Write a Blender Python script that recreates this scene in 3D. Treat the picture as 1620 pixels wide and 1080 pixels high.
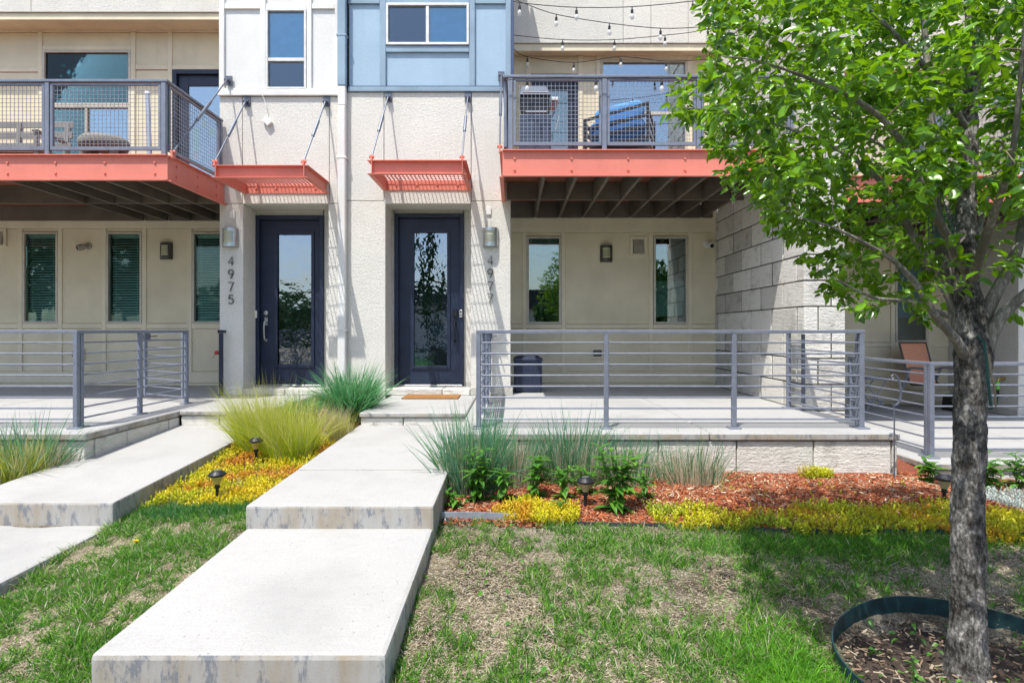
import bpy, bmesh, math, random
import numpy as np
from mathutils import Vector, Matrix, noise

for o in list(bpy.data.objects):
    bpy.data.objects.remove(o)
random.seed(7)
rng = np.random.default_rng(11)
SC = bpy.context.scene
COL = SC.collection
R = math.radians

# ------------------------------------------------------------------ camera
EYE = 0.914                                   # eye height above the terrace floor (z = 0)
cam = bpy.data.cameras.new('camera')
cam.lens = 20.0
cam.sensor_width = 36.0
cam.shift_x = -2 / 1620
cam.shift_y = -18 / 1620
cam.clip_start = 0.05
cam.clip_end = 2000
camo = bpy.data.objects.new('camera', cam)
COL.objects.link(camo)
camo.location = (0, 0, EYE)
camo.rotation_euler = (R(90), 0, 0)
SC.camera = camo

# ------------------------------------------------------------------ sky, sun, exposure
LIGHT = Vector((0.60, 1.0, -2.72)).normalized()          # direction the sunlight travels
world = bpy.data.worlds.new('World')
SC.world = world
world.use_nodes = True
wn = world.node_tree.nodes
bg = wn['Background']
sky = wn.new('ShaderNodeTexSky')
sky.sky_type = 'NISHITA'
sky.sun_disc = False
sky.sun_elevation = math.asin(-LIGHT.z)
sky.sun_rotation = math.atan2(-LIGHT.x, -LIGHT.y)
sky.air_density = 1.0
sky.dust_density = 2.0
sky.ozone_density = 1.0
world.node_tree.links.new(sky.outputs[0], bg.inputs[0])
bg.inputs[1].default_value = 0.15
sun = bpy.data.lights.new('sun', 'SUN')
sun.energy = 3.6
sun.angle = R(0.53)
sun.color = (1.0, 0.965, 0.91)
suno = bpy.data.objects.new('sun', sun)
COL.objects.link(suno)
suno.rotation_euler = LIGHT.to_track_quat('-Z', 'Y').to_euler()
suno.location = (-4, -8, 18)
SC.view_settings.view_transform = 'Standard'
SC.view_settings.look = 'None'
SC.view_settings.gamma = 1.0
SC.view_settings.exposure = 0.84
SC.view_settings.use_curve_mapping = False
SC.cycles.max_bounces = 6
SC.cycles.transparent_max_bounces = 8
SC.cycles.use_adaptive_sampling = True
SC.cycles.adaptive_threshold = 0.02
SC.cycles.caustics_reflective = False
SC.cycles.caustics_refractive = False

# depth planes, metres in front of the camera
YF = 8.0        # stucco bays
YD = 8.4        # doors in their alcoves
YB = 9.3        # recessed porch walls
YBAL = 6.68     # balcony fronts
F, CX, CY = 900.0, 812.0, 522.0
def X(px, D): return (px - CX) * D / F          # lateral metres of a photo column at depth D
def Z(py, D): return EYE - (py - CY) * D / F    # height of a photo row at depth D

# ------------------------------------------------------------------ material helpers
class NT:
    def __init__(s, name):
        s.m = bpy.data.materials.new(name); s.m.use_nodes = True
        s.t = s.m.node_tree; s.n = s.t.nodes; s.b = s.n['Principled BSDF']
        s.out = s.n['Material Output']
        s.pos = s.n.new('ShaderNodeNewGeometry')
    def L(s, a, b): s.t.links.new(a, b)
    def mapped(s, scale):
        mp = s.n.new('ShaderNodeMapping'); mp.inputs['Scale'].default_value = scale
        s.L(s.pos.outputs['Position'], mp.inputs['Vector']); return mp.outputs[0]
    def noise(s, scale, detail=4, rough=.55, vec=None):
        nd = s.n.new('ShaderNodeTexNoise'); nd.inputs['Scale'].default_value = scale
        nd.inputs['Detail'].default_value = detail; nd.inputs['Roughness'].default_value = rough
        s.L(vec if vec else s.pos.outputs['Position'], nd.inputs['Vector']); return nd.outputs['Fac']
    def ramp(s, fac, stops):
        r = s.n.new('ShaderNodeValToRGB'); e = r.color_ramp.elements
        while len(e) < len(stops): e.new(.5)
        for k, (p, c) in enumerate(stops):
            e[k].position = p
            e[k].color = (c, c, c, 1) if isinstance(c, (int, float)) else (*c, 1)
        s.L(fac, r.inputs[0]); return r.outputs[0]
    def mix(s, fac, a, b, mode='MIX'):
        m = s.n.new('ShaderNodeMix'); m.data_type = 'RGBA'; m.blend_type = mode
        for v, i in ((fac, 0), (a, 6), (b, 7)):
            if isinstance(v, (int, float)): m.inputs[i].default_value = v
            elif isinstance(v, tuple): m.inputs[i].default_value = (*v, 1)
            else: s.L(v, m.inputs[i])
        return m.outputs[2]
    def math(s, op, a, b=0.0):
        m = s.n.new('ShaderNodeMath'); m.operation = op
        for v, i in ((a, 0), (b, 1)):
            if isinstance(v, (int, float)): m.inputs[i].default_value = v
            else: s.L(v, m.inputs[i])
        return m.outputs[0]
    def bump(s, h, strength=.3, dist=.01):
        b = s.n.new('ShaderNodeBump'); b.inputs['Strength'].default_value = strength
        b.inputs['Distance'].default_value = dist
        s.L(h, b.inputs['Height']); s.L(b.outputs[0], s.b.inputs['Normal'])
    def sep(s):
        q = s.n.new('ShaderNodeSeparateXYZ'); s.L(s.pos.outputs['Normal'], q.inputs[0]); return q.outputs
    def rnd(s):
        return s.n.new('ShaderNodeObjectInfo').outputs['Random']
    def col(s, c):
        if isinstance(c, tuple): s.b.inputs['Base Color'].default_value = (*c, 1)
        else: s.L(c, s.b.inputs['Base Color'])
    def set(s, rough=.6, metal=0, spec=.5):
        s.b.inputs['Roughness'].default_value = rough; s.b.inputs['Metallic'].default_value = metal
        s.b.inputs['Specular IOR Level'].default_value = spec
        return s.m

def tint(c, k): return tuple(max(0, min(1, v * k)) for v in c)
def simple(name, c, rough=.6, metal=0, var=.12, vscale=9, bscale=120, bstr=.06, spec=.4):
    s = NT(name)
    n = s.noise(vscale, 5)
    cc = s.ramp(n, [(.3, tint(c, 1 - var)), (.7, tint(c, 1 + var))])
    s.col(cc)
    if bstr: s.bump(s.noise(bscale, 3), bstr, .004)
    return s.set(rough, metal, spec)

M = {}
def stucco(name, c, k=1.0):
    s = NT(name)
    big = s.noise(1.3, 6, .6)
    streak = s.noise(1.0, 5, .6, s.mapped((7, 7, .55)))
    a = s.ramp(big, [(.3, tint(c, .93)), (.7, tint(c, 1.05))])
    a = s.mix(s.ramp(streak, [(.52, 0.0), (.8, .28)]), a, tint(c, .78))
    sp = s.noise(42, 5, .8)
    a = s.mix(s.ramp(sp, [(.34, .55 * k), (.52, 0.0)]), a, tint(c, .62))
    s.col(a)
    h = s.math('ADD', s.noise(30, 6, .75), s.noise(95, 3, .6))
    s.bump(h, .75 * k, .018)
    return s.set(.9, 0, .2)
M['stucco'] = stucco('stucco', (.735, .715, .65))
M['panelwhite'] = stucco('white painted panel', (.69, .685, .655), .3)
def boardmat(name, c, grain=.25, var=.1):
    s = NT(name)
    g = s.noise(3.0, 6, .65, s.mapped((30, 30, 3)))
    b = s.noise(1.7, 5)
    a = s.ramp(b, [(.3, tint(c, 1 - var)), (.7, tint(c, 1 + var))])
    a = s.mix(s.ramp(s.noise(1.2, 6, .65, s.mapped((5, 5, .7))), [(.55, 0.0), (.85, .3)]), a, tint(c, .66))
    s.col(a); s.bump(g, grain, .006)
    return s.set(.75, 0, .25)
M['siding'] = boardmat('beige painted siding', (.68, .61, .44))
M['sidingtrim'] = boardmat('beige painted trim', (.71, .64, .475), .4)
M['whitetrim'] = boardmat('white painted trim', (.70, .695, .66), .3)
M['blue'] = stucco('blue painted panel', (.35, .47, .58), .3)
M['bluetrim'] = boardmat('blue painted trim', (.25, .345, .43), .5, .15)
M['navytrim'] = simple('navy painted trim', (.045, .07, .14), .5)
def coral():
    s = NT('coral painted steel')
    c = (.66, .205, .15)
    a = s.ramp(s.noise(2.2, 6, .6), [(.3, tint(c, .9)), (.7, tint(c, 1.08))])
    st = s.noise(1, 6, .7, s.mapped((9, 9, .8)))
    a = s.mix(s.ramp(st, [(.56, 0.0), (.8, .35)]), a, (.42, .12, .07))
    a = s.mix(s.ramp(s.noise(14, 8, .8), [(.66, 0.0), (.74, .6)]), a, (.26, .085, .05))
    s.col(a); s.bump(s.noise(160, 3), .08, .003)
    return s.set(.55, 0, .35)
M['coral'] = coral()
M['rail'] = simple('blue grey painted steel', (.175, .195, .245), .42, .1, .14, 14, 200, .05, .5)
M['wire'] = simple('galvanised mesh wire', (.27, .285, .32), .45, .3)
M['navydoor'] = simple('dark navy door paint', (.017, .025, .050), .42, 0, .2, 4, 90, .05, .35)
M['steel'] = simple('brushed steel', (.46, .48, .48), .34, .9, .12, 30, 240, .05)
M['bronze'] = simple('dark bronze metal', (.10, .09, .075), .38, .7)
M['digit'] = simple('grey metal numeral', (.10, .10, .09), .35, .6)
M['black'] = simple('black plastic', (.012, .013, .016), .4, 0, .2)
M['rod'] = simple('dark galvanised rod', (.13, .145, .18), .4, .5)
M['white'] = simple('white plastic', (.72, .72, .70), .4)
M['frame'] = simple('tan vinyl window frame', (.52, .48, .39), .45)
M['framewhite'] = simple('white vinyl window frame', (.66, .66, .63), .4)
M['diffuser'] = simple('cream lamp diffuser', (.70, .68, .42), .5)
M['sensorbeige'] = simple('beige plastic', (.36, .33, .27), .5)
M['interior'] = simple('dim room interior', (.022, .026, .028), .9)  # near black: the darkness of unlit rooms is put into the colour
M['blind'] = simple('pale window blind', (.64, .80, .75), .6)
M['shade'] = simple('cellular shade', (.50, .56, .55), .8)
M['shadedark'] = simple('teal roller shade', (.05, .12, .13), .7)
M['skyblue'] = simple('painted sky reflection', (.04, .30, .52), .7)  # deep blue of reflected sky, put into a sheet behind the panes
M['joist'] = boardmat('weathered joist timber', (.135, .115, .09), .6, .25)
M['deck'] = boardmat('red brown deck board', (.27, .10, .065), .5, .25)
M['greywood'] = boardmat('silvered wood', (.23, .215, .195), .6, .25)
M['binnavy'] = simple('navy plastic', (.025, .033, .065), .45)
M['coir'] = simple('brown coir', (.26, .12, .035), .95, 0, .4, 60, 300, .8)
M['coralfabric'] = simple('coral sling fabric', (.66, .30, .18), .85, 0, .18, 70, 400, .4)
M['chairframe'] = simple('pale blue grey chair frame', (.28, .31, .38), .4, .3)
M['cushion'] = simple('blue outdoor cushion', (.035, .15, .42), .8, 0, .15, 20, 300, .2)
M['pillow'] = simple('light blue pillow', (.10, .30, .62), .8, 0, .15, 20, 300, .2)
M['grillblue'] = simple('slate blue grill cover', (.045, .065, .11), .45)
M['wicker'] = simple('tan grey wicker', (.20, .185, .16), .8, 0, .3, 60, 120, .8)
M['green'] = simple('dark green painted steel', (.012, .07, .06), .45, 0, .3)
M['rust'] = simple('rusty painted steel', (.20, .09, .045), .8, 0, .5, 12)
M['ring'] = simple('dark green edging', (.010, .035, .038), .5, 0, .5, 12)
M['edging'] = simple('black plastic edging', (.035, .042, .05), .5, 0, .3)
M['zinc'] = simple('weathered zinc strip', (.33, .37, .42), .5, .3, .3, 6)
M['lime'] = simple('lime green nozzle', (.16, .62, .05), .4)
M['brass'] = simple('brass', (.55, .36, .12), .35, .9)
M['cable'] = simple('black cable', (.012, .012, .013), .6)
M['red'] = simple('red plastic', (.30, .02, .015), .5)
M['lens'] = simple('amber lamp lens', (.50, .42, .12), .25, 0, .1)
M['lensclear'] = simple('tan lamp lens', (.42, .36, .22), .25, 0, .1)
M['asphalt'] = simple('asphalt', (.05, .05, .052), .9, 0, .25, 3, 90, .4)
M['carpaint'] = simple('dark car paint', (.02, .022, .028), .2, .2, .05, 3, 10, 0, .6)

def bulbmat():
    s = NT('clear bulb glass')
    s.col((.75, .76, .74)); s.b.inputs['Alpha'].default_value = .55
    return s.set(.08, 0, .8)
M['bulb'] = bulbmat()

def concrete(name, c):
    s = NT(name)
    nz = s.sep()[2]
    big = s.noise(1.1, 7, .62)
    a = s.ramp(big, [(.26, tint(c, .80)), (.5, c), (.74, tint(c, 1.08))])
    a = s.mix(s.ramp(s.noise(.55, 8, .7), [(.5, 0.0), (.72, .4)]), a, (.27, .275, .285))
    fine = s.noise(130, 4, .8)
    a = s.mix(s.ramp(fine, [(.36, .5), (.52, 0.0)]), a, tint(c, .62))
    br = s.noise(1, 4, .7, s.mapped((5, 150, 5)))
    a = s.mix(s.ramp(br, [(.35, .22), (.6, 0.0)]), a, tint(c, .72))
    a = s.mix(s.ramp(s.noise(3.5, 7, .75), [(.56, 0.0), (.74, .38)]), a, tint(c, .70))
    vo = s.n.new('ShaderNodeTexVoronoi'); vo.inputs['Scale'].default_value = 21
    s.L(s.pos.outputs['Position'], vo.inputs['Vector'])
    pits = s.ramp(vo.outputs['Distance'], [(.04, 1.0), (.12, 0.0)])
    pits = s.math('MULTIPLY', pits, s.ramp(s.noise(2.3, 4), [(.42, 0.0), (.6, .85)]))
    a = s.mix(pits, a, (.12, .11, .095))
    # the cast risers are stained: tan runs from above, grey-blue damp marks from below
    tan = s.ramp(s.noise(1.0, 5, .65, s.mapped((5.5, 5.5, 1.2))), [(.40, 0.0), (.62, .75)])
    r = s.mix(tan, (.37, .365, .345), (.30, .245, .165))
    damp = s.ramp(s.noise(1.0, 6, .7, s.mapped((19, 19, 7))), [(.52, 0.0), (.61, .8)])
    r = s.mix(damp, r, (.15, .165, .19))
    side = s.ramp(nz, [(.35, 1.0), (.8, 0.0)])
    s.col(s.mix(side, a, r))
    h = s.math('ADD', s.math('ADD', s.noise(110, 4, .7), br), s.math('MULTIPLY', pits, -.8))
    s.bump(h, .22, .006)
    return s.set(.88, 0, .25)
M['concrete'] = concrete('broom finished concrete', (.37, .365, .348))
M['floor'] = concrete('terrace concrete', (.37, .37, .358))

def stonemat():
    s = NT('cast stone')
    c = (.76, .735, .665)
    rr = s.rnd()
    a = s.mix(rr, tint(c, .74), tint(c, 1.10))
    st = s.noise(1.0, 7, .7, s.mapped((3.0, 3.0, 26)))
    a = s.mix(s.ramp(st, [(.56, 0.0), (.74, .6)]), a, tint(c, .5))
    bl = s.noise(5, 6, .7)
    a = s.mix(s.ramp(bl, [(.52, 0.0), (.74, .65)]), a, (.24, .21, .165))
    s.col(a)
    s.bump(s.math('ADD', s.noise(1, 6, .7, s.mapped((7, 7, 45))), s.noise(40, 5, .7)), 1.0, .02)
    return s.set(.9, 0, .2)
M['stone'] = stonemat()
M['mortar'] = simple('dark mortar', (.075, .07, .06), .95)
M['mortarpale'] = simple('grey mortar', (.33, .32, .29), .95)

def glass(name, base, refl, wav=0.0, wscale=6.0, tintc=(.68, .82, .80)):
    s = NT(name)
    for n in (s.b,): s.n.remove(n)
    tr = s.n.new('ShaderNodeBsdfTransparent'); tr.inputs[0].default_value = (*tintc, 1)
    gl = s.n.new('ShaderNodeBsdfGlossy'); gl.inputs['Roughness'].default_value = .015
    gl.inputs[0].default_value = (*base, 1)
    fr = s.n.new('ShaderNodeFresnel'); fr.inputs[0].default_value = 1.5
    f = s.math('ADD', s.math('MULTIPLY', fr.outputs[0], 1.0), refl)
    mx = s.n.new('ShaderNodeMixShader')
    s.L(f, mx.inputs[0]); s.L(tr.outputs[0], mx.inputs[1]); s.L(gl.outputs[0], mx.inputs[2])
    s.L(mx.outputs[0], s.out.inputs[0])
    if wav:
        b = s.n.new('ShaderNodeBump'); b.inputs['Strength'].default_value = wav; b.inputs['Distance'].default_value = .02
        s.L(s.noise(wscale, 3), b.inputs['Height'])
        s.L(b.outputs[0], gl.inputs['Normal'])
    return s.m
M['glass'] = glass('window glass', (.95, 1, 1), .14, .03, 2.0)
M['glassup'] = glass('coated upper window glass', (.62, .85, 1), .10, .03, 2.0, (.86, .95, 1))
M['glassdim'] = glass('clear porch window glass', (.6, .75, .75), .0, .05, 2.0, (.84, .95, .93))
M['glassmir'] = glass('sky reflecting window glass', (.85, .95, 1), .30, .03, 2.0, (.5, .65, .72))
M['doorglass'] = glass('wavy door glass', (.80, .86, 1), .25, .22, 4.0, (.45, .55, .55))
M['screen'] = glass('window with insect screen', (.6, .75, .9), .12, .25, 60, (.3, .38, .42))

def vcol(name, rough=.6, transl=0.0, spec=.3, var=0.0):
    s = NT(name)
    at = s.n.new('ShaderNodeAttribute'); at.attribute_name = 'Col'
    c = at.outputs['Color']
    s.col(c); s.set(rough, 0, spec)
    if transl:
        tr = s.n.new('ShaderNodeBsdfTranslucent'); s.L(c, tr.inputs[0])
        mx = s.n.new('ShaderNodeMixShader'); mx.inputs[0].default_value = transl
        s.L(s.b.outputs[0], mx.inputs[1]); s.L(tr.outputs[0], mx.inputs[2])
        s.L(mx.outputs[0], s.out.inputs[0])
    return s.m
M['blades'] = vcol('grass blades', .5, .45, .35)
M['sedum'] = vcol('sedum leaves', .5, .15, .35)
M['chips'] = vcol('wood chips', .85, 0, .2)
M['foliage'] = vcol('leaves of far trees', .6, .2, .3)

def leafmat(name, c1, c2, back, rough=.27):
    s = NT(name)
    rr = s.rnd()
    at = s.n.new('ShaderNodeAttribute'); at.attribute_name = 'Rnd'
    k = s.math('FRACT', s.math('ADD', rr, at.outputs['Fac']))
    c = s.mix(s.math('POWER', k, 1.5), c1, c2)
    c = s.mix(s.math('MULTIPLY', s.noise(60, 3), .25), c, tint(c1, .6))
    s.col(c); s.set(rough, 0, .5)
    tr = s.n.new('ShaderNodeBsdfTranslucent'); tr.inputs[0].default_value = (*back, 1)
    mx = s.n.new('ShaderNodeMixShader'); mx.inputs[0].default_value = .28
    s.L(s.b.outputs[0], mx.inputs[1]); s.L(tr.outputs[0], mx.inputs[2]); s.L(mx.outputs[0], s.out.inputs[0])
    return s.m
M['leaf'] = leafmat('pear tree leaf', (.008, .050, .004), (.20, .42, .013), (.32, .60, .010))  # black-green to lime: shaded and lit leaf tones put into the colour range
M['herb'] = leafmat('herb leaf', (.05, .17, .02), (.12, .30, .03), (.20, .45, .03), .45)

def bark(name, dark, light, zs=2.2, t=(.42, .62), bs=1.0):
    s = NT(name)
    n = s.noise(1, 7, .75, s.mapped((85, 85, zs * 3.6)))
    n2 = s.noise(1, 5, .7, s.mapped((11, 11, zs)))
    k = s.math('MULTIPLY', s.math('ADD', n, n2), .5)
    c = s.ramp(k, [(t[0], dark), ((t[0] + t[1]) / 2 + .02, tint(light, .38)), (t[1], light)])
    s.col(c); s.bump(k, bs, .02)
    return s.set(.9, 0, .2)
M['bark'] = bark('furrowed bark', (.030, .026, .022), (.44, .415, .375), 11, (.43, .60))
M['limb'] = bark('smooth grey bark', (.13, .115, .09), (.38, .36, .31), 5, (.34, .62), .4)
M['twig'] = simple('twig', (.20, .165, .11), .8)

def groundmat():
    s = NT('lawn soil and thatch')
    a = s.ramp(s.noise(1.8, 7, .65), [(.30, (.05, .038, .024)), (.45, (.24, .20, .135)), (.58, (.54, .48, .36))])
    a = s.mix(s.ramp(s.noise(95, 5, .85), [(.42, .85), (.56, 0.0)]), a, (.05, .038, .025))
    s.col(a); s.bump(s.noise(110, 6, .85), 1.0, .03)
    return s.set(.95, 0, .1)
M['ground'] = groundmat()
M['mulchbed'] = simple('red mulch bed', (.17, .05, .025), .95, 0, .5, 40, 90, 1.0)
M['soil'] = simple('dark damp soil', (.04, .028, .02), .95, 0, .5, 30, 90, 1.0)

# ------------------------------------------------------------------ mesh helpers
def loc_of(p): return p.location
def put(o, parent):
    if parent is not None:
        o.parent = parent
        o.matrix_parent_inverse = Matrix.Translation(-Vector(parent.location))
    return o

def thing(name, label, cat, loc=(0, 0, 0), group=None, kind=None):
    o = bpy.data.objects.new(name, None); COL.objects.link(o)
    o.location = loc; o.empty_display_size = .1
    tag(o, label, cat, group, kind); return o
def tag(o, label=None, cat=None, group=None, kind=None):
    if label: o['label'] = label
    if cat: o['category'] = cat
    if group: o['group'] = group
    if kind: o['kind'] = kind
    return o

def link_mesh(name, me, parent, loc=(0, 0, 0), mat=None):
    o = bpy.data.objects.new(name, me); COL.objects.link(o)
    o.location = loc
    if mat is not None and len(me.materials) == 0: me.materials.append(mat)
    return put(o, parent)

_cache = {}
def box(name, mat, parent, x0, x1, y0, y1, z0, z1, bev=.004):
    sx, sy, sz = abs(x1 - x0), abs(y1 - y0), abs(z1 - z0)
    bev = min(bev, .3 * min(sx, sy, sz))
    key = (round(sx, 4), round(sy, 4), round(sz, 4), mat.name, round(bev, 5))
    me = _cache.get(key)
    if me is None:
        bm = bmesh.new(); bmesh.ops.create_cube(bm, size=1)
        for v in bm.verts: v.co = (v.co.x * sx, v.co.y * sy, v.co.z * sz)
        if bev > 1e-5:
            bmesh.ops.bevel(bm, geom=bm.edges[:], offset=bev, segments=1, affect='EDGES')
        me = bpy.data.meshes.new(name); bm.to_mesh(me); bm.free()
        me.materials.append(mat); _cache[key] = me
    return link_mesh(name, me, parent, ((x0 + x1) / 2, (y0 + y1) / 2, (z0 + z1) / 2))

class MB:
    """collects vertices and faces, builds ONE mesh object centred on its own box"""
    def __init__(s, mtx=None):
        s.v = []; s.f = []; s.m = mtx
    def add(s, vs, fs):
        b = len(s.v)
        for p in vs:
            p = Vector(p)
            s.v.append(s.m @ p if s.m is not None else p)
        s.f += [tuple(i + b for i in f) for f in fs]; return s
    def box(s, x0, x1, y0, y1, z0, z1):
        return s.add([(x, y, z) for z in (z0, z1) for y in (y0, y1) for x in (x0, x1)],
                     [(0, 2, 3, 1), (4, 5, 7, 6), (0, 1, 5, 4), (2, 6, 7, 3), (0, 4, 6, 2), (1, 3, 7, 5)])
    def tube(s, pts, rad, n=8, caps=True):
        pts = [Vector(p) for p in pts]
        if isinstance(rad, (int, float)): rad = [rad] * len(pts)
        vs, fs = [], []
        up = None
        for i, p in enumerate(pts):
            d = (pts[min(i + 1, len(pts) - 1)] - pts[max(i - 1, 0)])
            d = d.normalized() if d.length > 1e-9 else Vector((0, 0, 1))
            if up is None: up = Vector((1, 0, 0)) if abs(d.x) < .8 else Vector((0, 1, 0))
            u = d.cross(up)
            if u.length < 1e-6: u = d.orthogonal()
            u.normalize(); w = d.cross(u).normalized(); up = -w if False else u.cross(d).normalized()
            for k in range(n):
                a = 2 * math.pi * (k + .5) / n
                vs.append(p + (u * math.cos(a) + w * math.sin(a)) * rad[i])
        for i in range(len(pts) - 1):
            for k in range(n):
                a, b = i * n + k, i * n + (k + 1) % n
                fs.append((a, b, b + n, a + n))
        if caps:
            fs.append(tuple(range(n - 1, -1, -1))); fs.append(tuple(range((len(pts) - 1) * n, len(pts) * n)))
        return s.add(vs, fs)
    def lathe(s, c, prof, n=20, axis='z'):
        vs, fs = [], []
        for r, h in prof:
            for k in range(n):
                a = 2 * math.pi * k / n
                q = (r * math.cos(a), r * math.sin(a), h)
                if axis == 'y': q = (q[0], q[2], q[1])
                vs.append((c[0] + q[0], c[1] + q[1], c[2] + q[2]))
        for i in range(len(prof) - 1):
            for k in range(n):
                a, b = i * n + k, i * n + (k + 1) % n
                fs.append((a, b, b + n, a + n))
        fs.append(tuple(range(n - 1, -1, -1))); fs.append(tuple(range((len(prof) - 1) * n, len(prof) * n)))
        return s.add(vs, fs)
    def prism(s, poly, y0, y1):
        """poly in (x, z), extruded along y"""
        n = len(poly)
        vs = [(x, y0, z) for x, z in poly] + [(x, y1, z) for x, z in poly]
        fs = [tuple(range(n)), tuple(range(2 * n - 1, n - 1, -1))]
        fs += [((k + 1) % n, k, k + n, (k + 1) % n + n) for k in range(n)]
        return s.add(vs, fs)
    def arc(s, cx, cy, r0, r1, a0, a1, z0, z1, n=14):
        """solid curved band around a vertical axis"""
        vs, fs = [], []
        for i in range(n + 1):
            a = a0 + (a1 - a0) * i / n
            for r in (r0, r1):
                for z in (z0, z1): vs.append((cx + r * math.cos(a), cy + r * math.sin(a), z))
        for i in range(n):
            a, b = i * 4, i * 4 + 4
            fs += [(a, b, b + 1, a + 1), (a + 2, a + 3, b + 3, b + 2), (a, a + 2, b + 2, b), (a + 1, b + 1, b + 3, a + 3)]
        fs += [(0, 1, 3, 2), (n * 4, n * 4 + 2, n * 4 + 3, n * 4 + 1)]
        return s.add(vs, fs)
    def build(s, name, mat, parent=None, smooth=False, bev=0, fixn=True):
        lo = Vector([min(p[i] for p in s.v) for i in range(3)]); hi = Vector([max(p[i] for p in s.v) for i in range(3)])
        c = (lo + hi) / 2
        me = bpy.data.meshes.new(name)
        me.from_pydata([p - c for p in s.v], [], s.f)
        if fixn or bev:
            bm = bmesh.new(); bm.from_mesh(me)
            if fixn: bmesh.ops.recalc_face_normals(bm, faces=bm.faces[:])
            if bev:
                ed = [e for e in bm.edges if len(e.link_faces) == 2 and e.calc_face_angle(0) > .6]
                bmesh.ops.bevel(bm, geom=ed, offset=bev, segments=2, affect='EDGES', profile=.6)
            bm.to_mesh(me); bm.free()
        if smooth:
            me.polygons.foreach_set('use_smooth', [True] * len(me.polygons))
        o = link_mesh(name, me, parent, c, mat)
        return o

def rotz(x, y, a, z=0): return Matrix.Translation((x, y, z)) @ Matrix.Rotation(a, 4, 'Z')

def np_mesh(name, V, faces, mat, parent=None, col=None, smooth=False):
    me = bpy.data.meshes.new(name)
    c = (V.min(0) + V.max(0)) / 2
    me.from_pydata((V - c).tolist(), [], faces)
    if col is not None:
        ca = me.color_attributes.new('Col', 'FLOAT_COLOR', 'POINT')
        cc = np.ones((len(V), 4), dtype=np.float32); cc[:, :3] = np.clip(col, 0, 1)
        ca.data.foreach_set('color', cc.ravel())
    if smooth: me.polygons.foreach_set('use_smooth', [True] * len(me.polygons))
    return link_mesh(name, me, parent, tuple(c), mat)

def blades(base, d, length, width, droop, c0, c1, segs=3, side=None, tipw=.05):
    """N flat tapering blades: base (N,3), d (N,3) start direction, droop pulls the tip down. Returns V, faces, col"""
    N = len(base)
    d = d / np.linalg.norm(d, axis=1, keepdims=True)
    if side is None:
        a = rng.uniform(0, 2 * np.pi, N)
        side = np.stack([np.cos(a), np.sin(a), np.zeros(N)], 1)
    side = side - d * (side * d).sum(1, keepdims=True)
    side /= np.linalg.norm(side, axis=1, keepdims=True) + 1e-9
    nv = segs * 2 + 1
    V = np.zeros((N, nv, 3)); C = np.zeros((N, nv, 3))
    h = d.copy(); h[:, 2] = 0; h /= np.linalg.norm(h, axis=1, keepdims=True) + 1e-6
    for i in range(segs + 1):
        t = i / segs
        p = base + length[:, None] * (d * t + (h * .45 - np.array([0, 0, 1.0])) * (droop * t * t)[:, None])
        w = width * (1 - (1 - tipw) * t ** 1.5) * .5
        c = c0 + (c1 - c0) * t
        if i < segs:
            V[:, 2 * i] = p - side * w[:, None]; V[:, 2 * i + 1] = p + side * w[:, None]
            C[:, 2 * i] = c; C[:, 2 * i + 1] = c
        else:
            V[:, nv - 1] = p; C[:, nv - 1] = c
    off = (np.arange(N) * nv)[:, None]
    fs = []
    for i in range(segs - 1):
        fs += (off + np.array([2 * i, 2 * i + 1, 2 * i + 3, 2 * i + 2])).tolist()
    fs += (off + np.array([2 * segs - 2, 2 * segs - 1, nv - 1])).tolist()
    return V.reshape(-1, 3), fs, C.reshape(-1, 3)

def merge(parts):
    Vs, Fs, Cs, b = [], [], [], 0
    for V, f, c in parts:
        Vs.append(V); Cs.append(c); Fs += [[i + b for i in q] for q in f]; b += len(V)
    return np.concatenate(Vs), Fs, np.concatenate(Cs)

def pick(cols, n):
    cols = np.array(cols); k = rng.integers(0, len(cols), n)
    c = cols[k] * rng.uniform(.75, 1.25, (n, 1)); return c

# ================================================================== GROUND, PATHS, TERRACES
def gz(x, y):
    x = np.asarray(x, float); y = np.asarray(y, float)
    b = np.interp(y, [-200, -9, -3.2, -3, -1, 0, 2, 2.4, 4, 5.07, 6.3, 8, 12], [-.95, -.95, -.95, -.88, -.86, -.78, -.60, -.555, -.415, -.38, -.22, -.12, -.12])
    b = b - .06 * np.clip((-1.7 - x) / 1.1, 0, 1) * np.clip((5.0 - y) / 1.0, 0, 1)
    b = b - .12 * np.clip((x - 3.3) / .7, 0, 1) * np.clip((y - 3.6) / .6, 0, 1)
    b = b - .35 * np.clip((x - 3.5) / .3, 0, 1) * np.clip((y - 5.25) / .3, 0, 1)
    b = b - .09 * np.clip((.50 - np.hypot(x - 1.955, y - 2.36)) / .10, 0, 1)      # soil dish of the tree ring
    b = b + .012 * np.sin(x * 3.1 + y * 2.3) * np.sin(y * 3.7 - x)
    return b
def gzf(x, y): return float(gz(x, y))

xs = np.unique(np.concatenate([np.linspace(-400, -20, 9), np.linspace(-20, -7, 8), np.arange(-7, 9.01, .12), np.linspace(9, 30, 8), np.linspace(30, 400, 8)]))
ys = np.unique(np.concatenate([np.linspace(-400, -20, 9), np.linspace(-20, -3.3, 6), np.arange(-3.2, 8.2, .12), np.linspace(9, 60, 6), [400.]]))
gx, gy = np.meshgrid(xs, ys)
V = np.stack([gx, gy, gz(gx, gy)], -1).reshape(-1, 3)
nx = len(xs)
fs = [[j * nx + i, j * nx + i + 1, (j + 1) * nx + i + 1, (j + 1) * nx + i] for j in range(len(ys) - 1) for i in range(nx - 1)]
g = np_mesh('ground', V, fs, M['ground'], smooth=True)
tag(g, 'patchy lawn soil with dry thatch', kind='structure')

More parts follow.
